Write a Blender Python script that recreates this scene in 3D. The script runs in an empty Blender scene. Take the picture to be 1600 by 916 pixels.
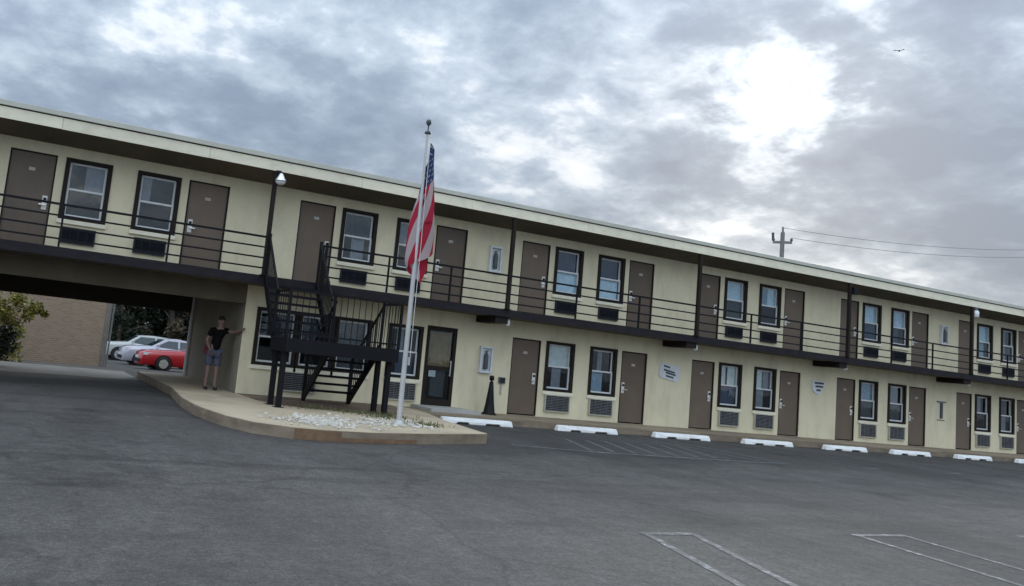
import bpy, math, random
from mathutils import Vector, Matrix
random.seed(7)
SC = bpy.context.scene
COL = SC.collection

# ------------------------------------------------------------------ camera
YAW, PIT, ROL = 0.41174, 0.11842, 0.10665
CAM = Vector((-12.4398, -18.28655, 1.29949))
F = 1254.26467
fw = Vector((math.sin(YAW)*math.cos(PIT), math.cos(YAW)*math.cos(PIT), math.sin(PIT)))
r0 = Vector((math.cos(YAW), -math.sin(YAW), 0)); u0 = r0.cross(fw)
ri = r0*math.cos(ROL)+u0*math.sin(ROL); up = -r0*math.sin(ROL)+u0*math.cos(ROL)
cd = bpy.data.cameras.new('camera'); cam = bpy.data.objects.new('camera', cd); COL.objects.link(cam)
cam.matrix_world = Matrix(((ri.x, up.x, -fw.x, CAM.x), (ri.y, up.y, -fw.y, CAM.y), (ri.z, up.z, -fw.z, CAM.z), (0, 0, 0, 1)))
cd.sensor_width = 36; cd.lens = F/1600*36
cd.shift_x = 219.1/1600; cd.shift_y = -60.3/1600
cd.clip_end = 3000
SC.camera = cam

# ------------------------------------------------------------------ view, sky, sun
SC.view_settings.view_transform = 'Standard'; SC.view_settings.look = 'None'
SC.view_settings.exposure = 0.20; SC.view_settings.gamma = 1
SC.cycles.max_bounces = 8; SC.cycles.transparent_max_bounces = 16
SUN = Vector((0.73, 0.59, 0.33)).normalized()
EL = math.asin(SUN.z); AZ = math.atan2(SUN.x, SUN.y)
W = bpy.data.worlds.new('World'); SC.world = W; W.use_nodes = True
nt = W.node_tree; N = nt.nodes; L = nt.links; N.clear()
def nd(t, **k):
    n = N.new(t)
    for a, b in k.items(): setattr(n, a, b)
    return n
def math_(op, a, b=None, clamp=False):
    n = nd('ShaderNodeMath', operation=op, use_clamp=clamp)
    for i, v in enumerate((a, b)):
        if v is None: continue
        if isinstance(v, (int, float)): n.inputs[i].default_value = v
        else: L.new(v, n.inputs[i])
    return n.outputs[0]
geo = nd('ShaderNodeTexCoord')
D = geo.outputs['Generated']
sep = nd('ShaderNodeSeparateXYZ'); L.new(D, sep.inputs[0])
zc = math_('ADD', math_('MAXIMUM', sep.outputs['Z'], 0.0), 0.30)
comb = nd('ShaderNodeCombineXYZ')
L.new(math_('DIVIDE', sep.outputs['X'], zc), comb.inputs[0]); L.new(math_('DIVIDE', sep.outputs['Y'], zc), comb.inputs[1])
comb.inputs[2].default_value = 3.7
def noise(scale, detail, rough, dist, vec, off=None):
    n = nd('ShaderNodeTexNoise'); n.inputs['Scale'].default_value = scale; n.inputs['Detail'].default_value = detail
    n.inputs['Roughness'].default_value = rough; n.inputs['Distortion'].default_value = dist
    if off:
        v = nd('ShaderNodeVectorMath', operation='ADD'); v.inputs[1].default_value = off; L.new(vec, v.inputs[0]); vec = v.outputs[0]
    L.new(vec, n.inputs['Vector']); return n.outputs['Fac']
n1 = noise(1.7, 4, 0.50, 0.10, comb.outputs[0], (2.3, 0.4, 0))
n2 = noise(5.2, 6, 0.55, 0.15, comb.outputs[0], (5.1, 1.7, 2))
n3 = noise(12.0, 7, 0.6, 0.2, comb.outputs[0], (1.1, 7.7, 5))
def blob(px, py, k):            # smooth lump of thicker or thinner cloud round a direction
    d = (fw*F + ri*(px-(800-219.1)) - up*(py-(458-60.3))).normalized()
    n = nd('ShaderNodeVectorMath', operation='DOT_PRODUCT'); L.new(D, n.inputs[0]); n.inputs[1].default_value = d
    return math_('POWER', math_('MAXIMUM', n.outputs['Value'], 0.0), k)
def wsum(items):
    acc = None
    for v, w in items:
        m = math_('MULTIPLY', v, w)
        acc = m if acc is None else math_('ADD', acc, m)
    return acc
glow = nd('ShaderNodeVectorMath', operation='DOT_PRODUCT'); L.new(D, glow.inputs[0]); glow.inputs[1].default_value = SUN
gd = math_('MAXIMUM', glow.outputs['Value'], 0.0)
dens = wsum([(n1, 0.85), (n2, 0.75), (n3, 0.32), (blob(1440, 300, 160), 0.12), (blob(900, 60, 220), 0.07), (blob(1000, 200, 420), 0.07),
             (blob(1120, 60, 500), 0.06), (blob(1235, 130, 900), -0.10), (blob(1060, 240, 500), 0.09), (blob(1290, 270, 450), 0.13), (blob(1180, 360, 500), 0.05), (blob(830, 210, 500), 0.08), (blob(280, 50, 500), 0.05), (blob(1090, 60, 700), 0.07), (blob(1440, 90, 1200), -0.07), (blob(720, 60, 300), -0.05), (blob(1300, 430, 160), -0.10), (blob(150, 230, 60), 0.02), (blob(1500, 20, 400), 0.05)])
dens = math_('SUBTRACT', dens, 0.392)
ramp = nd('ShaderNodeValToRGB'); L.new(dens, ramp.inputs[0]); cr = ramp.color_ramp
stops = [(0.31, (0.84, 0.87, 0.91)), (0.415, (0.66, 0.72, 0.79)), (0.47, (0.475, 0.555, 0.65)), (0.54, (0.385, 0.465, 0.565)), (0.62, (0.295, 0.365, 0.465)), (0.74, (0.235, 0.295, 0.39))]
cr.elements[0].position, cr.elements[0].color = stops[0][0], (*stops[0][1], 1)
cr.elements[1].position, cr.elements[1].color = stops[-1][0], (*stops[-1][1], 1)
for p_, c_ in stops[1:-1]:
    e = cr.elements.new(p_); e.color = (*c_, 1)
thin = math_('SUBTRACT', 1.0, math_('MULTIPLY', math_('SUBTRACT', dens, 0.40), 6.0), True)
gl = wsum([(math_('MULTIPLY', math_('POWER', gd, 200), thin), 0.75), (math_('MULTIPLY', math_('POWER', gd, 28), thin), 0.10)])
# overcast skies brighten smoothly towards the zenith (1 + 2 sin h)
cie = math_('MULTIPLY', math_('ADD', math_('MULTIPLY', math_('MAXIMUM', sep.outputs['Z'], 0.0), 2.2), 1.0), 0.66)
# clouds opposite the sun are seen lit from the front, those towards it from behind
anti = math_('POWER', math_('MULTIPLY', math_('SUBTRACT', 1.0, glow.outputs['Value']), 0.5), 1.5)
cie = math_('MULTIPLY', cie, math_('ADD', math_('MULTIPLY', anti, 1.6), 0.96))
mulc = nd('ShaderNodeVectorMath', operation='SCALE'); L.new(ramp.outputs[0], mulc.inputs[0]); L.new(cie, mulc.inputs['Scale'])
addg = nd('ShaderNodeVectorMath', operation='ADD'); L.new(mulc.outputs[0], addg.inputs[0]); L.new(gl, addg.inputs[1])
bgc = nd('ShaderNodeBackground'); L.new(addg.outputs[0], bgc.inputs[0]); bgc.inputs[1].default_value = 1.0
sky = nd('ShaderNodeTexSky', sky_type='NISHITA', sun_disc=False, sun_elevation=EL, sun_rotation=AZ)
bgs = nd('ShaderNodeBackground'); L.new(sky.outputs[0], bgs.inputs[0]); bgs.inputs[1].default_value = 0.10
mx = nd('ShaderNodeMixShader'); mx.inputs[0].default_value = 0.94
L.new(bgs.outputs[0], mx.inputs[1]); L.new(bgc.outputs[0], mx.inputs[2])
out = nd('ShaderNodeOutputWorld'); L.new(mx.outputs[0], out.inputs[0])

sl = bpy.data.lights.new('sun', 'SUN'); sl.energy = 1.1; sl.angle = math.radians(14); sl.color = (1, 0.95, 0.87)
so = bpy.data.objects.new('sun', sl); COL.objects.link(so)
so.rotation_euler = SUN.to_track_quat('Z', 'Y').to_euler(); so.location = (30, 30, 40)

# ------------------------------------------------------------------ materials
MATS = {}
def material(name, col, rough=0.7, var=0.12, scale=3.0, bump=0.0, bscale=60.0, metal=0.0, stain=None, stain_amt=0.0, stain_scale=(1, 1, 1), spec=0.5):
    if name in MATS: return MATS[name]
    m = bpy.data.materials.new(name); m.use_nodes = True
    t = m.node_tree; b = t.nodes['Principled BSDF']
    b.inputs['Roughness'].default_value = rough; b.inputs['Metallic'].default_value = metal
    b.inputs['Specular IOR Level'].default_value = spec
    tc = t.nodes.new('ShaderNodeTexCoord')
    n = t.nodes.new('ShaderNodeTexNoise'); n.inputs['Scale'].default_value = scale; n.inputs['Detail'].default_value = 8; n.inputs['Roughness'].default_value = 0.62
    g = t.nodes.new('ShaderNodeNewGeometry'); t.links.new(g.outputs['Position'], n.inputs['Vector'])
    mr = t.nodes.new('ShaderNodeMapRange'); mr.inputs[1].default_value = 0.3; mr.inputs[2].default_value = 0.7
    mr.inputs[3].default_value = 1-var; mr.inputs[4].default_value = 1+var; t.links.new(n.outputs['Fac'], mr.inputs[0])
    sc = t.nodes.new('ShaderNodeVectorMath'); sc.operation = 'SCALE'; sc.inputs[0].default_value = col; t.links.new(mr.outputs[0], sc.inputs['Scale'])
    colout = sc.outputs[0]
    if stain:
        mp = t.nodes.new('ShaderNodeMapping'); mp.inputs['Scale'].default_value = stain_scale; t.links.new(g.outputs['Position'], mp.inputs[0])
        n3 = t.nodes.new('ShaderNodeTexNoise'); n3.inputs['Scale'].default_value = 1.0; n3.inputs['Detail'].default_value = 9; n3.inputs['Roughness'].default_value = 0.65
        t.links.new(mp.outputs[0], n3.inputs['Vector'])
        m3 = t.nodes.new('ShaderNodeMapRange'); m3.inputs[1].default_value = 0.48; m3.inputs[2].default_value = 0.72; m3.inputs[4].default_value = stain_amt
        t.links.new(n3.outputs['Fac'], m3.inputs[0])
        mi = t.nodes.new('ShaderNodeMixRGB'); t.links.new(m3.outputs[0], mi.inputs[0]); t.links.new(colout, mi.inputs[1]); mi.inputs[2].default_value = (*stain, 1)
        colout = mi.outputs[0]
    t.links.new(colout, b.inputs['Base Color'])
    if bump:
        n2_ = t.nodes.new('ShaderNodeTexNoise'); n2_.inputs['Scale'].default_value = bscale; n2_.inputs['Detail'].default_value = 5
        t.links.new(g.outputs['Position'], n2_.inputs['Vector'])
        bp = t.nodes.new('ShaderNodeBump'); bp.inputs['Strength'].default_value = bump; bp.inputs['Distance'].default_value = 0.01
        t.links.new(n2_.outputs['Fac'], bp.inputs['Height']); t.links.new(bp.outputs[0], b.inputs['Normal'])
    MATS[name] = m; return m
M_wall = material('painted_stucco', (0.72, 0.64, 0.437), 0.85, 0.08, 0.8, 0.5, 28, stain=(0.38, 0.31, 0.21), stain_amt=0.34, stain_scale=(2.4, 2.4, 0.8))
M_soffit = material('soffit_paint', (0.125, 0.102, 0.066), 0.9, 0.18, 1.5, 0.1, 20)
M_fascia = material('fascia_paint', (0.82, 0.755, 0.575), 0.6, 0.06, 1.2, 0.05, 30, stain=(0.42, 0.38, 0.28), stain_amt=0.35, stain_scale=(3, 3, 6))
M_drip = material('drip_edge_metal', (0.52, 0.51, 0.43), 0.55, 0.08, 2.0)
M_door = material('taupe_door_paint', (0.137, 0.098, 0.066), 0.55, 0.10, 2.0, 0.05, 25, stain=(0.11, 0.085, 0.07), stain_amt=0.4, stain_scale=(5, 5, 1))
def tint_by_object(m, lo, hi):          # each door, slab or board weathers a little differently
    t = m.node_tree; b = t.nodes['Principled BSDF']; src = b.inputs['Base Color'].links[0].from_socket
    oi = t.nodes.new('ShaderNodeObjectInfo'); mr = t.nodes.new('ShaderNodeMapRange'); mr.inputs[3].default_value = lo; mr.inputs[4].default_value = hi; t.links.new(oi.outputs['Random'], mr.inputs[0])
    sc = t.nodes.new('ShaderNodeVectorMath'); sc.operation = 'SCALE'; t.links.new(src, sc.inputs[0]); t.links.new(mr.outputs[0], sc.inputs['Scale']); t.links.new(sc.outputs[0], b.inputs['Base Color'])
tint_by_object(M_door, 0.85, 1.15); tint_by_object(M_fascia, 0.94, 1.05)
M_brown = material('dark_brown_trim', (0.021, 0.0155, 0.012), 0.7, 0.15, 6, spec=0.2)
M_slab = material('walkway_edge_paint', (0.018, 0.016, 0.019), 0.75, 0.25, 3, 0.2, 20, spec=0.2, stain=(0.06, 0.045, 0.035), stain_amt=0.3, stain_scale=(2, 2, 8))
M_black = material('black_iron', (0.006, 0.006, 0.008), 0.6, 0.2, 8, spec=0.2)
M_white = material('white_vinyl', (0.66, 0.66, 0.64), 0.45, 0.06, 6)
M_ac = material('grille_metal', (0.16, 0.16, 0.16), 0.6, 0.2, 12, stain=(0.07, 0.06, 0.05), stain_amt=0.6, stain_scale=(4, 4, 4))
M_acu = material('dark_grille_metal', (0.025, 0.026, 0.034), 0.7, 0.25, 12, spec=0.2)
M_accase = material('cream_unit_case', (0.44, 0.41, 0.32), 0.6, 0.12, 8)
M_steel = material('brushed_steel', (0.75, 0.74, 0.70), 0.3, 0.08, 20, metal=0.9)
M_plate = material('lock_plate', (0.70, 0.67, 0.60), 0.35, 0.08, 10)
M_num = material('number_plate', (0.42, 0.38, 0.33), 0.5, 0.1, 10)
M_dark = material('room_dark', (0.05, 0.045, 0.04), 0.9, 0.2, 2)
M_kerb = material('stained_kerb', (0.235, 0.18, 0.125), 0.85, 0.25, 2.5, 0.3, 40, stain=(0.10, 0.075, 0.05), stain_amt=0.7, stain_scale=(1.5, 1.5, 6))
M_tan = material('tan_concrete', (0.50, 0.405, 0.275), 0.85, 0.10, 1.2, 0.2, 60, stain=(0.30, 0.23, 0.155), stain_amt=0.75, stain_scale=(1.1, 1.1, 0.8))
M_walk = material('worn_sidewalk', (0.25, 0.195, 0.13), 0.85, 0.16, 1.5, 0.2, 60, stain=(0.22, 0.17, 0.12), stain_amt=0.6, stain_scale=(0.9, 2, 1))
tint_by_object(M_walk, 0.85, 1.15)
M_conc = material('grey_concrete', (0.40, 0.39, 0.36), 0.85, 0.12, 2, 0.2, 50)
M_stop = material('white_stop_paint', (0.88, 0.87, 0.83), 0.6, 0.05, 5, 0.15, 40, stain=(0.34, 0.32, 0.28), stain_amt=0.4, stain_scale=(3, 6, 6))
M_rust = material('rusty_orange_paint', (0.20, 0.115, 0.062), 0.8, 0.3, 8, 0.2, 50, stain=(0.16, 0.10, 0.06), stain_amt=0.9, stain_scale=(5, 5, 9))
M_rock = material('white_stone', (0.52, 0.48, 0.41), 0.85, 0.3, 9, 0.3, 30)
M_pole = material('aluminium_pole', (0.50, 0.49, 0.47), 0.5, 0.10, 3, metal=0.25)
M_wood = material('weathered_wood', (0.20, 0.185, 0.17), 0.85, 0.2, 4)
M_wire = material('wire_black', (0.10, 0.10, 0.11), 0.6, 0.1, 4)
M_plastic = material('black_plastic', (0.006, 0.006, 0.007), 0.6, 0.15, 8, spec=0.25)
M_side = material('shade_toned_wall', (0.27, 0.235, 0.175), 0.9, 0.12, 1.5, 0.2, 30)  # wall colour darkened to carry the shade inside the passage
M_under = material('shade_toned_underside', (0.05, 0.042, 0.032), 0.95, 0.2, 1.5)  # passage shade painted into the ceiling and rear beam colour
M_globe = material('frosted_glass', (0.80, 0.80, 0.78), 0.25, 0.05, 6)
M_chrome = material('lamp_silver', (0.80, 0.82, 0.84), 0.22, 0.05, 6, metal=0.8)
M_signw = material('sign_white', (0.62, 0.64, 0.63), 0.5, 0.12, 8)
M_ink = material('sign_ink', (0.05, 0.055, 0.06), 0.6, 0.1, 8)
M_red = material('extinguisher_red', (0.16, 0.02, 0.02), 0.35, 0.1, 8)
M_greyd = material('slate_grey', (0.07, 0.08, 0.085), 0.5, 0.1, 8)
M_bark = material('bark', (0.09, 0.07, 0.055), 0.9, 0.3, 6, 0.5, 15)
M_weed = material('dry_weeds', (0.11, 0.115, 0.045), 0.8, 0.4, 5)

def fabric(name, col, pale=None):
    return material(name, col, 0.9, 0.16, 7, 0.1, 90)
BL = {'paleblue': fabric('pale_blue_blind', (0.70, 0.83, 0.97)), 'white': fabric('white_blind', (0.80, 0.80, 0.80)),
      'grey': fabric('grey_curtain', (0.26, 0.26, 0.30)), 'dark': fabric('dark_curtain', (0.05, 0.055, 0.065)),
      'navy': fabric('navy_curtain', (0.045, 0.065, 0.12)), 'blue': fabric('blue_grey_curtain', (0.32, 0.40, 0.52)), 'amber': fabric('tan_curtain', (0.26, 0.17, 0.07))}

def asphalt():
    m = bpy.data.materials.new('asphalt'); m.use_nodes = True; t = m.node_tree; b = t.nodes['Principled BSDF']
    g = t.nodes.new('ShaderNodeNewGeometry')
    def nz(scale, det, rough, mp=None, dist=0):
        n = t.nodes.new('ShaderNodeTexNoise'); n.inputs['Scale'].default_value = scale; n.inputs['Detail'].default_value = det
        n.inputs['Roughness'].default_value = rough; n.inputs['Distortion'].default_value = dist
        v = g.outputs['Position']
        if mp:
            q = t.nodes.new('ShaderNodeMapping'); q.inputs['Scale'].default_value = mp[0]; q.inputs['Rotation'].default_value = (0, 0, mp[1]); t.links.new(v, q.inputs[0]); v = q.outputs[0]
        t.links.new(v, n.inputs['Vector']); return n.outputs['Fac']
    def rng(v, a, b_, c, d):
        n = t.nodes.new('ShaderNodeMapRange'); n.inputs[1].default_value = a; n.inputs[2].default_value = b_; n.inputs[3].default_value = c; n.inputs[4].default_value = d
        t.links.new(v, n.inputs[0]); return n.outputs[0]
    def mul(a, b_):
        n = t.nodes.new('ShaderNodeMath'); n.operation = 'MULTIPLY'; t.links.new(a, n.inputs[0]); t.links.new(b_, n.inputs[1]); return n.outputs[0]
    big = rng(nz(0.16, 5, 0.55, None, 0.6), 0.35, 0.65, 0.80, 1.16)
    mid = rng(nz(1.1, 6, 0.6, ((1, 0.35, 1), 0.25)), 0.3, 0.7, 0.80, 1.18)
    fine = rng(nz(70, 4, 0.75), 0.3, 0.7, 0.55, 1.48)
    peb = rng(nz(260, 2, 0.6), 0.35, 0.68, 0.72, 1.35)
    # tyre-polished streaks and sealed seams
    streak = rng(nz(0.9, 7, 0.6, ((0.28, 1.6, 1), -0.12)), 0.52, 0.66, 1.0, 0.74)
    vo = t.nodes.new('ShaderNodeTexVoronoi'); vo.feature = 'DISTANCE_TO_EDGE'; vo.inputs['Scale'].default_value = 0.19
    wn = t.nodes.new('ShaderNodeTexNoise'); wn.inputs['Scale'].default_value = 0.9; wn.inputs['Detail'].default_value = 6; t.links.new(g.outputs['Position'], wn.inputs['Vector'])
    ad = t.nodes.new('ShaderNodeMixRGB'); ad.blend_type = 'ADD'; ad.inputs[0].default_value = 1.0; t.links.new(g.outputs['Position'], ad.inputs[1]); t.links.new(wn.outputs['Color'], ad.inputs[2])
    t.links.new(ad.outputs[0], vo.inputs['Vector'])
    blot = rng(nz(5.5, 6, 0.68), 0.3, 0.7, 0.76, 1.24)
    grit = rng(nz(22, 5, 0.8), 0.3, 0.7, 0.74, 1.27)
    crack = rng(vo.outputs['Distance'], 0.002, 0.008, 0.78, 1.0)
    # fresh dark sealer in the stalls along the building and round the island
    sp = t.nodes.new('ShaderNodeSeparateXYZ'); t.links.new(g.outputs['Position'], sp.inputs[0])
    ya = t.nodes.new('ShaderNodeMath'); ya.operation = 'ADD'; t.links.new(sp.outputs['Y'], ya.inputs[0]); t.links.new(rng(nz(0.5, 5, 0.6), 0.2, 0.8, -1.4, 1.4), ya.inputs[1])
    seal = rng(ya.outputs[0], -7.4, -6.2, 0.0, 1.0)
    xs_ = rng(sp.outputs['X'], -9.6, -8.6, 0.0, 1.0)
    seal = rng(mul(seal, xs_), 0.0, 1.0, 1.0, 0.62)
    v = mul(mul(mul(mul(mul(mul(mul(mul(grit, blot), big), mid), fine), peb), streak), crack), seal)
    oil = rng(nz(0.55, 3, 0.5, ((1, 1, 1), 0.7)), 0.66, 0.74, 1.0, 0.68); v = mul(v, oil)
    s = t.nodes.new('ShaderNodeVectorMath'); s.operation = 'SCALE'; s.inputs[0].default_value = (0.094, 0.0865, 0.078); t.links.new(v, s.inputs['Scale'])
    t.links.new(s.outputs[0], b.inputs['Base Color'])
    b.inputs['Roughness'].default_value = 0.82; b.inputs['Specular IOR Level'].default_value = 0.35
    bp = t.nodes.new('ShaderNodeBump'); bp.inputs['Strength'].default_value = 0.7; bp.inputs['Distance'].default_value = 0.012
    t.links.new(nz(90, 4, 0.7), bp.inputs['Height']); t.links.new(bp.outputs[0], b.inputs['Normal'])
    return m
M_asphalt = asphalt()

def worn_paint(name, keep):
    m = bpy.data.materials.new(name); m.use_nodes = True; t = m.node_tree; b = t.nodes['Principled BSDF']
    g = t.nodes.new('ShaderNodeNewGeometry'); n = t.nodes.new('ShaderNodeTexNoise'); n.inputs['Scale'].default_value = 9; n.inputs['Detail'].default_value = 9; n.inputs['Roughness'].default_value = 0.75
    t.links.new(g.outputs['Position'], n.inputs['Vector'])
    r = t.nodes.new('ShaderNodeMapRange'); r.inputs[1].default_value = 0.62-keep*0.35; r.inputs[2].default_value = 0.80-keep*0.35; t.links.new(n.outputs['Fac'], r.inputs[0])
    mi = t.nodes.new('ShaderNodeMixRGB'); t.links.new(r.outputs[0], mi.inputs[0]); mi.inputs[1].default_value = (0.09, 0.09, 0.092, 1); mi.inputs[2].default_value = (0.50, 0.50, 0.48, 1)
    t.links.new(mi.outputs[0], b.inputs['Base Color']); b.inputs['Roughness'].default_value = 0.75
    return m
M_paint = worn_paint('worn_line_paint', 0.28); M_paint2 = worn_paint('faded_line_paint', 0.20)

def glass():
    m = bpy.data.materials.new('window_glass'); m.use_nodes = True; t = m.node_tree; t.nodes.clear()
    o = t.nodes.new('ShaderNodeOutputMaterial'); mx_ = t.nodes.new('ShaderNodeMixShader')
    tr = t.nodes.new('ShaderNodeBsdfTransparent'); tr.inputs[0].default_value = (0.86, 0.90, 0.90, 1)
    gl_ = t.nodes.new('ShaderNodeBsdfGlossy'); gl_.inputs['Roughness'].default_value = 0.03
    fr = t.nodes.new('ShaderNodeFresnel'); g = t.nodes.new('ShaderNodeNewGeometry')
    io = t.nodes.new('ShaderNodeMapRange'); io.inputs[3].default_value = 1.5; io.inputs[4].default_value = 1/1.5; t.links.new(g.outputs['Backfacing'], io.inputs[0]); t.links.new(io.outputs[0], fr.inputs[0])
    n = t.nodes.new('ShaderNodeTexNoise'); n.inputs['Scale'].default_value = 2.2; t.links.new(g.outputs['Position'], n.inputs['Vector'])
    bp = t.nodes.new('ShaderNodeBump'); bp.inputs['Strength'].default_value = 0.05; bp.inputs['Distance'].default_value = 0.05; t.links.new(n.outputs['Fac'], bp.inputs['Height']); t.links.new(bp.outputs[0], gl_.inputs['Normal'])
    t.links.new(fr.outputs[0], mx_.inputs[0]); t.links.new(tr.outputs[0], mx_.inputs[1]); t.links.new(gl_.outputs[0], mx_.inputs[2]); t.links.new(mx_.outputs[0], o.inputs[0])
    return m
M_glass = glass()

def brickmat():
    m = bpy.data.materials.new('brown_brick'); m.use_nodes = True; t = m.node_tree; b = t.nodes['Principled BSDF']
    g = t.nodes.new('ShaderNodeNewGeometry'); mp = t.nodes.new('ShaderNodeMapping'); mp.inputs['Rotation'].default_value = (math.pi/2, 0, 0); t.links.new(g.outputs['Position'], mp.inputs[0])
    br = t.nodes.new('ShaderNodeTexBrick'); br.inputs['Scale'].default_value = 1.0; br.inputs['Brick Width'].default_value = 0.22; br.inputs['Row Height'].default_value = 0.075; br.inputs['Mortar Size'].default_value = 0.010
    br.inputs['Color1'].default_value = (0.36, 0.26, 0.185, 1); br.inputs['Color2'].default_value = (0.28, 0.20, 0.14, 1); br.inputs['Mortar'].default_value = (0.36, 0.31, 0.25, 1)
    t.links.new(mp.outputs[0], br.inputs['Vector']); t.links.new(br.outputs['Color'], b.inputs['Base Color']); b.inputs['Roughness'].default_value = 0.9
    bp = t.nodes.new('ShaderNodeBump'); bp.invert = True; bp.inputs['Strength'].default_value = 0.6; bp.inputs['Distance'].default_value = 0.01; t.links.new(br.outputs['Fac'], bp.inputs['Height']); t.links.new(bp.outputs[0], b.inputs['Normal'])
    return m
M_brick = brickmat()

def leafmat(name, c1, c2):
    m = bpy.data.materials.new(name); m.use_nodes = True; t = m.node_tree; b = t.nodes['Principled BSDF']
    g = t.nodes.new('ShaderNodeNewGeometry'); rp = t.nodes.new('ShaderNodeValToRGB'); t.links.new(g.outputs['Random Per Island'], rp.inputs[0])
    rp.color_ramp.elements[0].color = (*c1, 1); rp.color_ramp.elements[1].color = (*c2, 1)
    t.links.new(rp.outputs[0], b.inputs['Base Color']); b.inputs['Roughness'].default_value = 0.55
    return m
M_leafd = leafmat('dark_leaf', (0.012, 0.020, 0.010), (0.035, 0.050, 0.024))
M_leafy = leafmat('yellow_green_leaf', (0.09, 0.12, 0.03), (0.42, 0.37, 0.085))
M_leafr = leafmat('autumn_leaf', (0.05, 0.045, 0.025), (0.14, 0.10, 0.055))

def carpaint(name, c, metal=0.3):
    m = material(name, c, 0.28, 0.03, 2, metal=metal); m.node_tree.nodes['Principled BSDF'].inputs['Coat Weight'].default_value = 0.6; return m
M_carred = carpaint('red_car_paint', (0.42, 0.010, 0.016), 0.0); M_carsil = carpaint('silver_car_paint', (0.46, 0.45, 0.50), 0.2); M_carwht = carpaint('white_car_paint', (0.48, 0.49, 0.46), 0.0)
M_tyre = material('tyre_rubber', (0.015, 0.015, 0.015), 0.85, 0.2, 9); M_rim = material('alloy_rim', (0.60, 0.62, 0.62), 0.3, 0.06, 9, metal=0.7)
M_carglass = material('tinted_glass', (0.02, 0.035, 0.035), 0.06, 0.1, 2, spec=0.9)
M_lamp = material('clear_lamp', (0.75, 0.76, 0.76), 0.15, 0.05, 9)
M_skin = material('skin', (0.21, 0.13, 0.10), 0.6, 0.06, 9)
M_shirt = material('black_shirt', (0.008, 0.007, 0.008), 0.95, 0.2, 12, spec=0.1); M_shorts = material('grey_blue_shorts', (0.075, 0.082, 0.115), 0.9, 0.15, 12)
M_shoe = material('black_shoe', (0.012, 0.012, 0.012), 0.6, 0.2, 12); M_cap = material('dark_hair', (0.016, 0.012, 0.010), 0.8, 0.2, 40)
M_redcloth = material('red_cloth', (0.12, 0.015, 0.02), 0.9, 0.15, 12); M_eye = material('eye_dark', (0.02, 0.015, 0.012), 0.3, 0.1, 9); M_lip = material('lip', (0.25, 0.10, 0.085), 0.5, 0.1, 9)

# ------------------------------------------------------------------ mesh helpers
class MB:
    def __init__(s): s.v = []; s.f = []; s.sm = []
    def add(s, v, f, smooth=False):
        o = len(s.v); s.v += [tuple(a) for a in v]; s.f += [tuple(i+o for i in q) for q in f]; s.sm += [smooth]*len(f); return s
    def box(s, x0, x1, y0, y1, z0, z1):
        return s.add([(x0, y0, z0), (x1, y0, z0), (x1, y1, z0), (x0, y1, z0), (x0, y0, z1), (x1, y0, z1), (x1, y1, z1), (x0, y1, z1)],
                     [(0, 3, 2, 1), (4, 5, 6, 7), (0, 1, 5, 4), (1, 2, 6, 5), (2, 3, 7, 6), (3, 0, 4, 7)])
    def bar(s, a, b, w, h=None, upv=(0, 0, 1)):
        a = Vector(a); b = Vector(b); h = h or w; d = (b-a).normalized(); u_ = Vector(upv)
        if abs(d.dot(u_)) > 0.98: u_ = Vector((1, 0, 0))
        x = d.cross(u_).normalized()*w/2; y = x.cross(d).normalized()*h/2
        v = [a-x-y, a+x-y, a+x+y, a-x+y, b-x-y, b+x-y, b+x+y, b-x+y]
        return s.add(v, [(0, 3, 2, 1), (4, 5, 6, 7), (0, 1, 5, 4), (1, 2, 6, 5), (2, 3, 7, 6), (3, 0, 4, 7)])
    def tube(s, pts, rad, n=10, caps=True):
        pts = [Vector(p) for p in pts]
        if isinstance(rad, (int, float)): rad = [rad]*len(pts)
        v = []; f = []
        for i, p in enumerate(pts):
            d = (pts[min(i+1, len(pts)-1)]-pts[max(i-1, 0)]).normalized()
            a = Vector((0, 0, 1)) if abs(d.z) < 0.9 else Vector((1, 0, 0))
            x = d.cross(a).normalized(); y = d.cross(x).normalized()
            for k in range(n):
                t = 2*math.pi*k/n; v.append(p+x*math.cos(t)*rad[i]+y*math.sin(t)*rad[i])
        for i in range(len(pts)-1):
            for k in range(n): f.append((i*n+k, i*n+(k+1) % n, (i+1)*n+(k+1) % n, (i+1)*n+k))
        s.add(v, f, True)
        if caps:
            s.add(v[:n], [tuple(range(n))[::-1]]); s.add(v[-n:], [tuple(range(n))])
        return s
    def lathe(s, prof, c=(0, 0, 0), n=16):
        v = []; f = []
        for r, z in prof:
            for k in range(n):
                t = 2*math.pi*k/n; v.append((c[0]+r*math.cos(t), c[1]+r*math.sin(t), c[2]+z))
        for i in range(len(prof)-1):
            for k in range(n): f.append((i*n+k, i*n+(k+1) % n, (i+1)*n+(k+1) % n, (i+1)*n+k))
        return s.add(v, f, True)
    def prism(s, poly, axis, a, b):      # polygon extruded along an axis; poly in the two other axes in order
        def P3(p, t): return {'x': (t, p[0], p[1]), 'y': (p[0], t, p[1]), 'z': (p[0], p[1], t)}[axis]
        n = len(poly); v = [P3(p, a) for p in poly]+[P3(p, b) for p in poly]
        f = [tuple(range(n))[::-1], tuple(range(n, 2*n))]+[(i, (i+1) % n, n+(i+1) % n, n+i) for i in range(n)]
        return s.add(v, f)
    def mesh(s, name, m, bevel=0):
        me = bpy.data.meshes.new(name); me.from_pydata(s.v, [], s.f); me.materials.append(m)
        me.polygons.foreach_set('use_smooth', s.sm); me.update(); return me
    def build(s, name, m, parent=None, loc=None, kind=None):
        return link(name, s.mesh(name, m), parent, loc, kind)
def link(name, me, parent=None, loc=None, kind=None):
    o = bpy.data.objects.new(name, me); COL.objects.link(o)
    if parent: o.parent = parent
    if loc is not None: o.location = loc
    if kind: o['kind'] = kind
    return o
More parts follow.
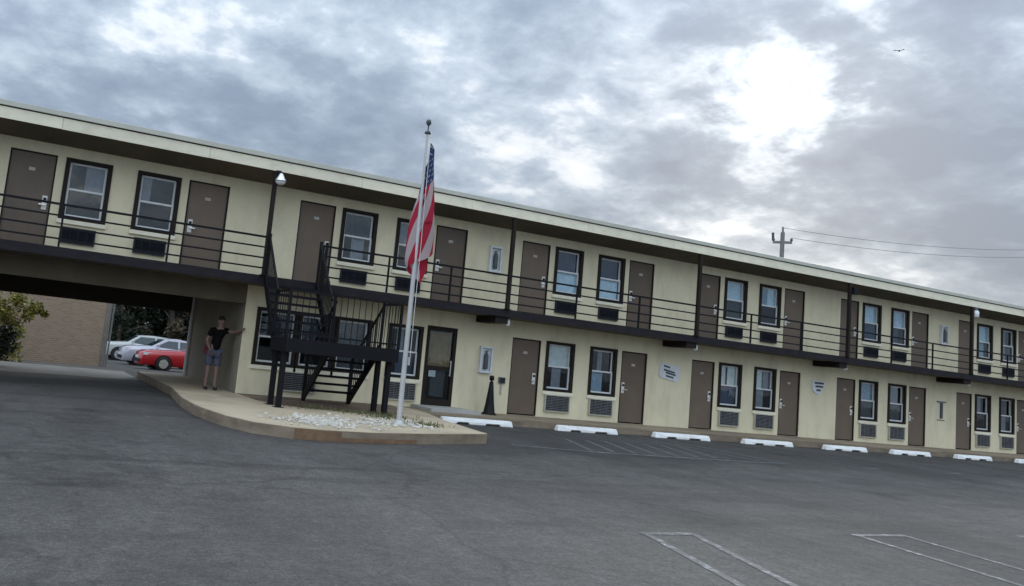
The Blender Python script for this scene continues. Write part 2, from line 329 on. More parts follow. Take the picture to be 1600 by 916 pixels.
def thing(name, label, cat, loc=(0, 0, 0), group=None, rz=0):
    o = bpy.data.objects.new(name, None); COL.objects.link(o); o.location = loc; o.rotation_euler = (0, 0, rz); o.empty_display_size = 0.2
    return tag(o, label, cat, group)
def tag(o, label, cat, group=None):
    o['label'] = label; o['category'] = cat; o['kind'] = 'thing'
    if group: o['group'] = group
    return o
def box(x0, x1, y0, y1, z0, z1): return MB().box(x0, x1, y0, y1, z0, z1)
def bevel(o, w=0.01, seg=2):
    b = o.modifiers.new('bevel', 'BEVEL'); b.width = w; b.segments = seg; b.limit_method = 'ANGLE'; return o

# ------------------------------------------------------------------ the setting: lot, walks, island
LOT = -0.18
pr = [(-300, LOT), (8.2, LOT), (18, -0.55), (34, -0.95), (900, -1.2)]
lot = MB()
for (ya, za), (yb, zb) in zip(pr, pr[1:]):
    lot.add([(-600, ya, za), (900, ya, za), (900, yb, zb), (-600, yb, zb)], [(0, 1, 2, 3)])
lot.build('parking_lot', M_asphalt, kind='structure')
P = 6.464
# pavement along the rooms
sw = MB(); x = -3.2
pieces = []
while x < 32: pieces.append((x, min(x+2.15, 32))); x += 2.15
swk = box(-3.2, 32, -1.42, -0.004, LOT-0.1, -0.012).build('sidewalk', M_kerb, kind='structure')
for a, b in pieces:
    link('paving_slab', box(a+0.008, b-0.008, -1.425, -0.006, -0.05, 0.0).mesh('paving_slab', M_walk), swk)
# raised kerb island before the office
isl = [(-8.9, 5.6), (-8.9, 0.32), (-9.16, -2.2), (-9.2, -3.6), (-9.14, -4.4), (-9.02, -5.2), (-8.75, -5.9), (-8.2, -6.33), (-7.7, -6.45), (-6.9, -6.40), (-5.8, -6.08), (-4.9, -5.75), (-4.12, -5.42), (-4.02, -5.28), (-4.05, -5.15), (-3.70, -3.0), (-3.25, -1.45), (-3.2, -0.008), (-7.498, -0.008), (-7.498, 5.6)]
def inset(poly, d):
    n = len(poly); o = []
    for i in range(n):
        a = Vector(poly[i-1]); b = Vector(poly[i]); c = Vector(poly[(i+1) % n])
        e1 = (b-a).normalized(); e2 = (c-b).normalized(); n1_ = Vector((-e1.y, e1.x)); n2_ = Vector((-e2.y, e2.x))
        m = (n1_+n2_)
        m = m/max(0.35, m.length_squared)*2 if m.length > 1e-6 else n1_
        o.append(tuple(b+m*d*0.5*1.0))
    return o
kerb = MB().prism(isl, 'z', LOT-0.08, -0.006).build('kerb', M_kerb, kind='structure')
top = inset(isl, 0.05)
MB().prism(top, 'z', -0.05, 0.0).build('kerb_island', M_tan, kind='structure')
# expansion joints of the island: recessed dark strips laid flush
# kerb paint and loose patch
kp = MB(); a = Vector((-8.2, -6.33)); b = Vector((-7.7, -6.45))
for p0_, p1_ in (((-8.2, -6.33), (-7.7, -6.45)), ((-7.7, -6.45), (-7.45, -6.435))):
    a = Vector(p0_); b = Vector(p1_); n_ = Vector(((b-a).y, -(b-a).x)).normalized()*0.006
    a2 = a+n_; b2 = b+n_; kp.add([(a2.x, a2.y, LOT+0.01), (b2.x, b2.y, LOT+0.01), (b2.x, b2.y, -0.012), (a2.x, a2.y, -0.012)], [(0, 1, 2, 3)])
kp.build('kerb_paint', M_rust, kerb)
kp = MB()
for p0_, p1_ in (((-7.45, -6.435), (-6.9, -6.40)), ((-6.9, -6.40), (-5.95, -6.12))):
    a = Vector(p0_); b = Vector(p1_); n_ = Vector(((b-a).y, -(b-a).x)).normalized()*0.006
    a2 = a+n_; b2 = b+n_; kp.add([(a2.x, a2.y, LOT+0.01), (b2.x, b2.y, LOT+0.01), (b2.x, b2.y, LOT+0.075), (a2.x, a2.y, LOT+0.075)], [(0, 1, 2, 3)])
kp.build('kerb_paint', M_rust, kerb)
bed = [(-7.46, -0.02), (-7.45, -1.6), (-7.2, -2.3), (-6.5, -2.75), (-5.6, -2.95), (-4.8, -2.9), (-4.3, -2.3), (-3.9, -1.4), (-3.6, -0.5), (-3.5, -0.02)]
MB().add([(x, y, 0.004) for x, y in bed], [tuple(range(len(bed)))]).build('soil_bed', material('brown_soil', (0.15, 0.10, 0.065), 0.95, 0.35, 4, 0.6, 30, stain=(0.33, 0.26, 0.18), stain_amt=0.6, stain_scale=(1.2, 2, 1)), kind='structure')
box(-2.95, -1.55, -1.1, -0.012, 0.004, 0.075).build('doorstep', M_conc, kind='structure')
# daylight on the ground beyond the passage, painted as a paler strip
MB().add([(-16, 3.2, LOT+0.004), (-8.95, 4.6, LOT+0.004), (-8.95, 8.1, LOT+0.004), (-16, 8.1, LOT+0.004)], [(0, 1, 2, 3)]).build('lit_ground_strip', material('lit_ground_tone', (0.22, 0.21, 0.19), 0.9, 0.2, 1.5, 0.2, 30), kind='structure')

# painted lines
def strip(a, b, w, z, mb):
    a = Vector(a); b = Vector(b); d = (b-a).normalized(); n_ = Vector((-d.y, d.x))*w/2
    mb.add([(*(a-n_), z), (*(b-n_), z), (*(b+n_), z), (*(a+n_), z)], [(0, 1, 2, 3)])
ZL = LOT+0.004
for ax, bx, sl_, sr in ((-6.54, -5.93, -0.34, -0.38), (-3.45, -2.62, -0.2, -0.22), (-0.30, 0.45, -0.1, -0.1)):
    mb = MB(); y0 = -12.09
    strip((ax-0.05, y0), (bx+0.05, y0), 0.10, ZL, mb)
    strip((ax, y0-0.05), (ax+sl_*4.6, y0-4.6), 0.085, ZL, mb); strip((bx, y0-0.05), (bx+sr*4.6, y0-4.6), 0.085, ZL, mb)
    mb.build('parking_line', M_paint, kind='structure')
for k in range(8):
    x = 3.0+3.1*k; mb = MB()
    strip((x-0.35, -5.8), (x+0.35, -5.8), 0.12, ZL, mb)
    strip((x-0.3, -5.74), (x-0.3, -1.9), 0.09, ZL, mb); strip((x+0.3, -5.74), (x+0.3, -1.9), 0.09, ZL, mb)
    mb.build('parking_line', M_paint2, kind='structure')
mb = MB(); strip((-3.5, -5.35), (-1.9, -5.75), 0.12, ZL, mb); strip((-1.9, -5.75), (2.6, -5.86), 0.12, ZL, mb); mb.build('parking_line', M_paint, kind='structure')
mb = MB()
for k in range(7):
    x = -0.9+0.55*k; strip((x-0.9, -5.6), (x, -3.6), 0.09, ZL, mb); strip((x, -3.55), (x-0.5, -2.2), 0.08, ZL, mb)
mb.build('hatched_lines', M_paint2, kind='structure')

# ------------------------------------------------------------------ motel
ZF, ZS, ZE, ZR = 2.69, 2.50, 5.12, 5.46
XL, XR, YB = -22.0, 32.0, 6.0
motel = thing('motel_building', 'long two storey cream motel with taupe doors and a black railed upper walkway', 'building', (0, 0, 0))
DOORS = [(0.0, 0.932), (3.767, 4.718)]; WINS = [(1.115, 2.067), (2.626, 3.581)]
UDT, UWT, UWB = 4.716, 4.711, 3.39; LDT, LWT, LWB = 2.056, 2.07, 0.723
def holed(x0, x1, z0, z1, holes, y0, y1):
    xs = sorted({x0, x1, *[h[0] for h in holes], *[h[1] for h in holes]}); zs = sorted({z0, z1, *[h[2] for h in holes], *[h[3] for h in holes]})
    m = MB()
    for a, b in zip(xs, xs[1:]):
        run = None
        for c, d in zip(zs, zs[1:]):
            cx, cz = (a+b)/2, (c+d)/2
            if any(h[0] < cx < h[1] and h[2] < cz < h[3] for h in holes): continue
            m.add([(a, y0, c), (b, y0, c), (b, y0, d), (a, y0, d)], [(0, 1, 2, 3)])
    for h in holes:
        a, b, c, d = h
        m.add([(a, y0, c), (b, y0, c), (b, y0, d), (a, y0, d), (a, y1, c), (b, y1, c), (b, y1, d), (a, y1, d)], [(0, 4, 5, 1), (1, 5, 6, 2), (2, 6, 7, 3), (3, 7, 4, 0)])
    return m
uh = []; lh = []
UMODS = range(-3, 5); LMODS = range(0, 5)
for k in UMODS:
    X0 = k*P
    uh += [(X0+a, X0+b, ZF, UDT) for a, b in DOORS]+[(X0+a, X0+b, UWB, UWT) for a, b in WINS]
for k in LMODS:
    X0 = k*P-0.06
    lh += [(X0+a, X0+b, 0.0, LDT) for a, b in DOORS]+[(X0+a, X0+b, LWB, LWT) for a, b in WINS]
OFW = [(-7.2, -6.15), (-6.15, -5.2), (-5.2, -4.24), (-3.76, -2.80)]
lh += [(a, b, 0.70, 2.03) for a, b in OFW]+[(-2.68, -1.78, 0.075, 2.10)]
holed(XL, XR, ZF-0.02, ZE+0.2, uh, 0.0, 0.16).build('upper_wall', M_wall, motel)
holed(-7.5, XR, -0.06, ZS+0.02, lh, 0.0, 0.16).build('lower_wall', M_wall, motel)
# passage under the upper floor, side wall, beams and ceiling
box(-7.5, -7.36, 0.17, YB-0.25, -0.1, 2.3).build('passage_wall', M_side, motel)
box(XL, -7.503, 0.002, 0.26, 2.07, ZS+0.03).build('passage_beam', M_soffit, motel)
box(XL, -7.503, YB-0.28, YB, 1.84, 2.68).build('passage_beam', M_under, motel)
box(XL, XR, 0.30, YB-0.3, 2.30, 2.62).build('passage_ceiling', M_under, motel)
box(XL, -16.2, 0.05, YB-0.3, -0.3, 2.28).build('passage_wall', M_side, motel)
box(XL, XR, YB, YB+0.15, -0.3 if False else 1.85, ZE).build('rear_wall', M_wall, motel)
box(-7.36, XR, YB, YB+0.14, -0.6, 1.845).build('rear_wall', M_wall, motel)
box(XR, XR+0.15, 0.0, YB, -0.5, ZE).build('end_wall', M_wall, motel); box(XL-0.15, XL, 0.0, YB, -0.5, ZE).build('end_wall', M_wall, motel)
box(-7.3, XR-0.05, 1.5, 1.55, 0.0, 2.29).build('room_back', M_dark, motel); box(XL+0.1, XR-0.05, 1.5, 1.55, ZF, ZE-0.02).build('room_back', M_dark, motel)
# roof with fascia and drip edge
box(XL-0.4, XR+0.4, -0.94, YB+0.6, ZE, ZE+0.24).build('roof', M_soffit, motel)
fas = box(XL-0.4, XR+0.4, -0.975, -0.945, ZE-0.030, ZE+0.20).build('fascia', M_brown, motel)
x = XL-0.4; k = 0
while x < XR:
    w_ = 3.05 if k % 2 else 3.66; x1_ = min(x+w_, XR+0.4)
    box(x+0.003, x1_-0.003, -0.99-0.002*(k % 3), -0.977, ZE-0.035-0.003*(k % 2), ZE+0.198).build('fascia_board', M_fascia, fas); x = x1_; k += 1
MB().prism([(-1.03, ZE+0.225), (-0.93, ZE+0.225), (-0.80, ZR-0.04), (-0.80, ZR-0.01), (-0.98, ZR), (-1.03, ZR-0.015)], 'x', XL-0.4, XR+0.4).build('gutter', M_drip, fas)
box(XL-0.4, XR+0.4, -0.95, -0.90, ZE+0.201, ZE+0.224).build('painted_shadow_line', M_brown, fas)  # dark strip colours in the shadow line below the gutter
box(XL-0.4, XR+0.4, -0.79, YB+0.6, ZE+0.24, ZR-0.03).build('roof_deck', M_conc, motel)
# walkway slab
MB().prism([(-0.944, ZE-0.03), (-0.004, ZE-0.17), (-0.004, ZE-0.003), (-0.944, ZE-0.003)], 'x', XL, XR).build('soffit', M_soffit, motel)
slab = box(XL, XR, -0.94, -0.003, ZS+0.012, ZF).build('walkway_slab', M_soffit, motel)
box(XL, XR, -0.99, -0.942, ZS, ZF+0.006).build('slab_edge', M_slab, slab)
# doors
dm = box(0.03, 0.902, 0.045, 0.085, 0.012, 2.0).mesh('door', M_door)
dfm = MB().box(0, 0.03, 0.01, 0.10, 0, 2.026).box(0.902, 0.932, 0.01, 0.10, 0, 2.026).box(0.03, 0.902, 0.01, 0.10, 2.0, 2.026).mesh('door_frame', M_brown)
numm = box(0.40, 0.53, 0.036, 0.044, 1.62, 1.69).mesh('number_plate', M_num)
def lockmeshes():
    return (box(-0.05, 0.05, 0.036, 0.044, 0.0, 0.30).mesh('lock_plate', M_plate),
            MB().tube([(0, 0.036, 0.10), (0, -0.02, 0.10)], 0.018, 8).bar((0.0, -0.02, 0.10), (0.11, -0.02, 0.10), 0.022).mesh('lever', M_steel),
            MB().tube([(0, 0.036, 0.225), (0, 0.01, 0.225)], 0.032, 10).mesh('deadbolt', M_black))
lpm, lvm, dbm = lockmeshes()
def make_door(x, z, left):
    d = link('door', dm, motel, (x, 0, z)); link('door_frame', dfm, d); link('number_plate', numm, d)
    hx = 0.80 if left else 0.132
    link('lock_plate', lpm, d, (hx, 0, 0.83)); link('deadbolt', dbm, d, (hx, 0, 0.83))
    v = link('lever', lvm, d, (hx, 0, 0.83)); v.rotation_euler = (0, 0, 0)
    if left: v.scale = (-1, 1, 1)
    return d
# windows: dark surround, two white sashes, panes, blinds
def winmeshes(w, h):
    t = 0.085
    tr = MB().box(-0.01, t, -0.028, 0.03, -0.005, h+0.005).box(w-t, w+0.01, -0.028, 0.03, -0.005, h+0.005).box(t, w-t, -0.028, 0.03, h-t*0.8, h+0.005).box(t, w-t, -0.028, 0.03, -0.005, t*0.75)
    a, b, c, d = t+0.003, w-t-0.003, t*0.75+0.003, h-t*0.8-0.003; mid = (c+d)/2; s = 0.042
    def sash(c, d, y): return MB().box(a, a+s, y, y+0.035, c, d).box(b-s, b, y, y+0.035, c, d).box(a+s, b-s, y, y+0.035, c, c+s).box(a+s, b-s, y, y+0.035, d-s, d)
    up_ = sash(mid-0.021, d, 0.032+0.04); lo = sash(c, mid+0.021, 0.034)
    pu = box(a+s-0.005, b-s+0.005, 0.088, 0.092, mid+0.01, d-s+0.005); pl = box(a+s-0.005, b-s+0.005, 0.048, 0.052, c+s-0.005, mid-0.01)
    sill = MB().box(-0.03, w+0.03, -0.05, -0.002, -0.10, -0.012)
    return dict(tr=tr.mesh('window', M_brown), su=up_.mesh('sash', M_white), sl=lo.mesh('sash', M_white), pu=pu.mesh('pane', M_glass), pl=pl.mesh('pane', M_glass),
                sill=sill.mesh('sill', M_fascia), dims=(a, b, c, mid, d))
def drape(x0, x1, z0, z1, folds, m, amp=0.02):
    mb = MB(); n = max(4, int((x1-x0)*folds)); vs = []
    for i in range(n+1):
        x = x0+(x1-x0)*i/n; y = 0.118+amp*math.sin(i*1.9)*0.5+random.uniform(-0.004, 0.004)
        vs += [(x, y, z0), (x, y, z1)]
    return mb.add(vs, [(2*i, 2*i+2, 2*i+3, 2*i+1) for i in range(n)], True).mesh('curtain', m)
def make_window(x, z, WM, content):
    o = link('window', WM['tr'], motel, (x, 0, z)); link('sash', WM['su'], o); link('sash', WM['sl'], o); link('pane', WM['pu'], o); link('pane', WM['pl'], o); link('sill', WM['sill'], o)
    a, b, c, mid, d = WM['dims']
    for (half, col, f0, f1) in content:
        z0, z1 = (mid, d) if half == 'u' else ((c, mid) if half == 'l' else (c, d))
        if half not in 'ulf': continue
        link('curtain', drape(a+(b-a)*f0, a+(b-a)*f1, z0, z1, 34, BL[col]), o)
    return o
WU = winmeshes(0.952, UWT-UWB); WLo = winmeshes(0.952, LWT-LWB)
CU = {(-2, 0): [('u', 'grey', .45, 1)], (-2, 1): [('u', 'grey', 0, .32)], (-1, 0): [('l', 'grey', .35, .8), ('u', 'dark', 0, 1)], (-1, 1): [('u', 'grey', 0, .55)],
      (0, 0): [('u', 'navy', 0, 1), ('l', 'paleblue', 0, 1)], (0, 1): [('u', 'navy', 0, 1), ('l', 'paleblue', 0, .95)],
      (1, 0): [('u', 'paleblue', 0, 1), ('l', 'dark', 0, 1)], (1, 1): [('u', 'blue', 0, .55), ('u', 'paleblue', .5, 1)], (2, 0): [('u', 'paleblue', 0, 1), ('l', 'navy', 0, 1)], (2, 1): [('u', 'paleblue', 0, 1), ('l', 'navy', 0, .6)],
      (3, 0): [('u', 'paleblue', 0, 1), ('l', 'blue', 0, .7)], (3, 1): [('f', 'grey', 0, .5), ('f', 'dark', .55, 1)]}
CL = {(0, 0): [('u', 'white', 0, 1), ('l', 'grey', .3, .7)], (0, 1): [('l', 'blue', 0, .62), ('u', 'grey', .35, .55)], (1, 0): [('u', 'white', 0, .42), ('u', 'white', .52, 1), ('l', 'navy', 0, 1)], (1, 1): [('u', 'white', 0, .5), ('u', 'grey', .55, 1), ('l', 'grey', 0, .6)],
      (2, 0): [('u', 'blue', 0, 1), ('l', 'dark', 0, 1)], (2, 1): [('u', 'grey', 0, .8), ('l', 'dark', 0, 1)], (3, 0): [('u', 'grey', .1, .6)], (3, 1): [('l', 'grey', .2, .7)]}
# air conditioners: grille with louvres in a sleeve
def acmeshes(w, h, m):
    case = MB().box(0, 0.03, -0.06, -0.003, 0, h).box(w-0.03, w, -0.06, -0.003, 0, h).box(0.03, w-0.03, -0.06, -0.003, h-0.025, h).box(0.03, w-0.03, -0.06, -0.003, 0, 0.03)
    back = box(0.03, w-0.03, -0.02, -0.003, 0.03, h-0.025)
    g = MB(); n = 9
    for i in range(n):
        z = 0.04+(h-0.075)*i/n
        g.add([(0.03, -0.055, z), (w-0.03, -0.055, z), (w-0.03, -0.022, z+0.022), (0.03, -0.022, z+0.022)], [(0, 1, 2, 3)])
    for i in range(1, 4): g.box(w*i/4-0.006, w*i/4+0.006, -0.058, -0.05, 0.03, h-0.025)
    return case, back, g
def ac_set(w, h, mc, mg):
    c, b, g = acmeshes(w, h, mg); return c.mesh('air_conditioner', mc), b.mesh('coil_panel', M_acu), g.mesh('grille', mg)
ACU = ac_set(0.70, 0.34, M_acu, M_acu); ACL = ac_set(0.84, 0.46, M_accase, M_ac)
def make_ac(x, z, S):
    o = link('air_conditioner', S[0], motel, (x, 0, z)); link('coil_panel', S[1], o); link('grille', S[2], o); return o
for k in UMODS:
    X0 = k*P
    for i, (a, b) in enumerate(DOORS): make_door(X0+a+(0.01 if i else 0), ZF, i == 0)
    for i, (a, b) in enumerate(WINS):
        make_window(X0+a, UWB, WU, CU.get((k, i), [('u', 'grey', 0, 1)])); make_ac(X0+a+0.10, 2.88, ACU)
for k in LMODS:
    X0 = k*P-0.06
    for i, (a, b) in enumerate(DOORS): make_door(X0+a+(0.01 if i else 0), 0.025, i == 0)
    for i, (a, b) in enumerate(WINS):
        make_window(X0+a, LWB, WLo, CL.get((k, i), [('u', 'grey', 0, 1)])); make_ac(X0+a+0.05, 0.16, ACL)
for i, (a, b) in enumerate(OFW):
    make_window(a, 0.70, winmeshes(b-a, 1.33), [[('u', 'dark', .2, .9)], [('u', 'dark', 0, .5)], [('f', 'dark', 0.1, 0.9)], [('u', 'grey', .25, .5), ('l', 'navy', .3, .9)]][i])
make_ac(-6.40, 0.14, ACL); make_ac(-3.70, 0.14, ACL)
# office entrance: dark framed glass door, tan curtain behind the upper half
od = MB().box(-2.675, -2.585, 0.0, 0.09, 0.08, 2.095).box(-1.875, -1.785, 0.0, 0.09, 0.08, 2.095).box(-2.585, -1.875, 0.0, 0.09, 1.98, 2.095).box(-2.585, -1.875, 0.0, 0.09, 0.08, 0.24).box(-2.585, -1.875, 0.01, 0.08, 0.99, 1.07).build('office_door', M_brown, motel)
box(-2.59, -1.87, 0.045, 0.05, 0.235, 1.0).build('pane', M_glass, od); box(-2.59, -1.87, 0.045, 0.05, 1.06, 1.985).build('pane', M_glass, od)
link('curtain', drape(-2.56, -1.9, 1.08, 1.96, 40, BL['amber'], 0.05), od); link('curtain', drape(-2.40, -1.98, 0.3, 0.98, 20, BL['dark'], 0.02), od)
box(-2.50, -2.30, 0.052, 0.056, 0.80, 0.96).build('notice', M_signw, od)
MB().tube([(-1.93, -0.05, 0.85), (-1.93, -0.05, 1.25)], 0.014, 8).bar((-1.93, 0, 0.88), (-1.93, -0.05, 0.88), 0.02).bar((-1.93, 0, 1.22), (-1.93, -0.05, 1.22), 0.02).build('handle', M_steel, od)
# columns, beams, railings
XC = [-0.985+k*P for k in range(-3, 6)]
for x in XC:
    c = MB().box(x-0.045, x+0.045, -0.99-0.05, -0.99+0.04, ZF+0.008, ZE-0.045).build('column', M_brown, motel)
    box(x-0.09, x+0.09, -1.055, -0.945, ZF+0.0085, ZF+0.02).build('base_plate', M_brown, c)
    if x > -3: box(x-0.28, x+0.10, -0.93, -0.004, 2.335, ZS+0.011).build('walkway_beam', M_brown, motel)
RZ = [3.56, 3.33, 3.09, 2.86]
def railing(x0, x1, posts):
    r = box(x0, x1, -1.012, -0.972, RZ[0]-0.022, RZ[0]+0.022).build('railing', M_black, motel)
    for z in RZ[1:]: box(x0, x1, -1.005, -0.979, z-0.017, z+0.017).build('rail', M_black, r)
    for p_ in posts: box(p_-0.02, p_+0.02, -1.010, -0.974, ZF+0.008, RZ[0]-0.024).build('post', M_black, r)
for i, x in enumerate(XC[:-1]):
    x0, x1 = x+0.047, XC[i+1]-0.047
    if abs(x+7.449) < 0.02: railing(-6.12, x1, [-6.10, -4.41, -2.70])
    else: railing(x0, x1, [x+P/3, x+2*P/3])
# thin conduit along the soffit, and a downspout at the passage's far corner
MB().tube([(-7.2, -0.03, 4.90), (-0.2, -0.03, 4.90)], 0.014, 6).build('conduit', M_fascia, motel)
MB().tube([(-7.56, 5.62, -0.15), (-7.56, 5.62, 1.2), (-7.54, 5.66, 1.9), (-7.54, 5.66, 2.3)], 0.05, 10).build('downspout', M_white, motel)

# ------------------------------------------------------------------ staircase
st = thing('metal_staircase', 'black metal staircase with a landing between the kerb island and the upper walkway', 'staircase', (-6.2, -2.6, 0))
def sb(name, mb, m=M_black):
    for i, v in enumerate(mb.v): mb.v[i] = (v[0]+6.2, v[1]+2.6, v[2])
    return mb.build(name, m, st)
LZ = 1.37; LY0, LY1 = -3.1, -2.2; LX0, LX1 = -7.45, -4.98; UX0, UX1 = -7.42, -6.2; BX0, BX1 = -6.1, -4.98
sb('landing', box(LX0, LX1, LY0, LY1, LZ-0.05, LZ))
for nm, args in (('landing_beam', (LX0, LX1, LY0-0.03, LY0-0.002, LZ-0.27, LZ+0.004)), ('landing_beam', (LX0, LX1, LY1+0.002, LY1+0.03, LZ-0.27, LZ-0.055)), ('landing_beam', (LX0-0.03, LX0-0.002, LY0, LY1, LZ-0.27, LZ+0.004)), ('landing_beam', (LX1+0.002, LX1+0.03, LY0, LY1, LZ-0.27, LZ+0.004))):
    sb(nm, box(*args))
for x in (-7.40, -5.09):
    for y in (-2.95, -2.42): sb('leg', MB().box(x-0.05, x+0.05, y-0.05, y+0.05, 0.012, LZ-0.052).box(x-0.09, x+0.09, y-0.09, y+0.09, 0.0, 0.012))
def flight(x0, x1, ya, za, yb, zb, n):
    for x in (x0, x1):
        sb('stringer', MB().prism([(ya, za-0.16), (yb, zb-0.16), (yb, zb+0.09), (ya, za+0.09)], 'x', x-0.02, x+0.02))
    for i in range(1, n):
        t = i/n; y = ya+(yb-ya)*t; z = za+(zb-za)*t; s_ = 1 if yb > ya else -1
        sb('tread', box(x0+0.021, x1-0.021, min(y, y-s_*0.24), max(y, y-s_*0.24), z-0.045, z))
    for x in (x0, x1):
        sb('handrail', MB().bar((x, ya, za+0.90), (x, yb, zb+0.90), 0.04, 0.04))
        for i in range(0, 2*n+1):
            t = (i+0.25)/(2*n+0.5); y = ya+(yb-ya)*t; z = za+(zb-za)*t
            sb('baluster', box(x-0.008, x+0.008, y-0.008, y+0.008, z+0.08, z+0.885))
flight(UX0, UX1, -2.17, LZ, -1.03, ZF, 7)
flight(BX0, BX1, -0.72, 0.10, -2.17, LZ, 7)
for x in (UX0, UX1, UX1+0.14):
    sb('newel_post', box(x-0.028, x+0.028, -1.09, -1.045, ZF-0.05, 3.64))
sb('newel_post', box(BX0-0.03, BX0+0.03, -0.75, -0.69, 0.0, 1.05)); sb('newel_post', box(BX1-0.03, BX1+0.03, -0.75, -0.69, 0.0, 1.05))
# guard round the landing
def guard(a, b):
    a = Vector(a); b = Vector(b); Lh = (b-a).length
    sb('guard_rail', MB().bar((a.x, a.y, LZ+0.95), (b.x, b.y, LZ+0.95), 0.045, 0.04)); sb('guard_rail', MB().bar((a.x, a.y, LZ+0.10), (b.x, b.y, LZ+0.10), 0.03, 0.03))
    n = int(Lh/0.13)
    for i in range(1, n):
        p_ = a+(b-a)*i/n; sb('baluster', box(p_.x-0.006, p_.x+0.006, p_.y-0.006, p_.y+0.006, LZ+0.005, LZ+0.93))
guard((LX0, LY0), (LX1, LY0)); guard((LX1, LY0), (LX1, LY1)); guard((LX0, LY0), (LX0, LY1))
for p_ in ((LX0, LY0), (LX1, LY0), (LX1, LY1), (LX0, LY1), (UX1+0.05, LY1)):
    sb('newel_post', box(p_[0]-0.025, p_[0]+0.025, p_[1]-0.025, p_[1]+0.025, LZ+0.004, LZ+1.0))

# ------------------------------------------------------------------ flagpole and flag
FX, FY = -5.70, -4.90
fp = thing('flagpole', 'slender grey metal flagpole standing in the white stones of the kerb island', 'flagpole', (FX, FY, 0))
MB().tube([(0, 0, 0.0), (0, 0, 2.4), (0, 0, 5.5)], [0.052, 0.044, 0.022], 14).build('pole', M_pole, fp)
MB().lathe([(0.13, 0), (0.13, 0.02), (0.085, 0.06), (0.056, 0.10), (0.053, 0.10)], n=16).build('base_collar', M_pole, fp)
MB().lathe([(0.0, 5.50), (0.06, 5.505), (0.062, 5.535), (0.03, 5.56), (0.0, 5.56)], n=12).build('truck', M_greyd, fp)
MB().lathe([(0.012, 5.56), (0.012, 5.66), (0.03, 5.675), (0.052, 5.715), (0.055, 5.735), (0.04, 5.775), (0.0, 5.79)], n=14).build('finial', M_greyd, fp)
MB().tube([(0.055, -0.03, 5.5), (0.07, -0.04, 3.4), (0.075, -0.045, 1.1)], 0.006, 5).build('halyard', M_white, fp)
MB().bar((0.06, -0.02, 1.1), (0.06, -0.02, 1.25), 0.03).build('cleat', M_pole, fp)
def flagmat():
    m = bpy.data.materials.new('flag_cloth'); m.use_nodes = True; t = m.node_tree; b = t.nodes['Principled BSDF']; b.inputs['Roughness'].default_value = 0.85
    uv = t.nodes.new('ShaderNodeUVMap'); s = t.nodes.new('ShaderNodeSeparateXYZ'); t.links.new(uv.outputs[0], s.inputs[0])
    def mt(op, a, b_=None, c=None):
        n = t.nodes.new('ShaderNodeMath'); n.operation = op
        for i, v in enumerate((a, b_, c)):
            if v is None: continue
            if isinstance(v, (int, float)): n.inputs[i].default_value = v
            else: t.links.new(v, n.inputs[i])
        return n.outputs[0]
    U, V = s.outputs[0], s.outputs[1]
    st_ = mt('LESS_THAN', mt('MODULO', mt('FLOOR', mt('MULTIPLY', V, 13)), 2.0), 0.5)
    can = mt('MULTIPLY', mt('LESS_THAN', U, 0.4), mt('LESS_THAN', V, 7/13))
    # staggered rows of small stars
    r = mt('MULTIPLY', V, 13/7*9); row = mt('FLOOR', r); off = mt('MULTIPLY', mt('MODULO', row, 2.0), 0.5)
    c_ = mt('ADD', mt('MULTIPLY', U, 15.0), off)
    du = mt('SUBTRACT', mt('FRACT', c_), 0.5); dv = mt('SUBTRACT', mt('FRACT', r), 0.5)
    star = mt('LESS_THAN', mt('ADD', mt('MULTIPLY', du, du), mt('MULTIPLY', dv, dv)), 0.05)
    m1 = t.nodes.new('ShaderNodeMixRGB'); t.links.new(st_, m1.inputs[0]); m1.inputs[1].default_value = (0.50, 0.40, 0.40, 1); m1.inputs[2].default_value = (0.44, 0.016, 0.045, 1)
    m2 = t.nodes.new('ShaderNodeMixRGB'); t.links.new(star, m2.inputs[0]); m2.inputs[1].default_value = (0.025, 0.042, 0.12, 1); m2.inputs[2].default_value = (0.30, 0.31, 0.36, 1)
    m3 = t.nodes.new('ShaderNodeMixRGB'); t.links.new(can, m3.inputs[0]); t.links.new(m1.outputs[0], m3.inputs[1]); t.links.new(m2.outputs[0], m3.inputs[2])
    t.links.new(m3.outputs[0], b.inputs['Base Color'])
    tl = t.nodes.new('ShaderNodeBsdfTranslucent'); t.links.new(m3.outputs[0], tl.inputs[0]); ms = t.nodes.new('ShaderNodeMixShader'); ms.inputs[0].default_value = 0.3
    o = t.nodes['Material Output']; t.links.new(b.outputs[0], ms.inputs[1]); t.links.new(tl.outputs[0], ms.inputs[2]); t.links.new(ms.outputs[0], o.inputs[0])
    return m
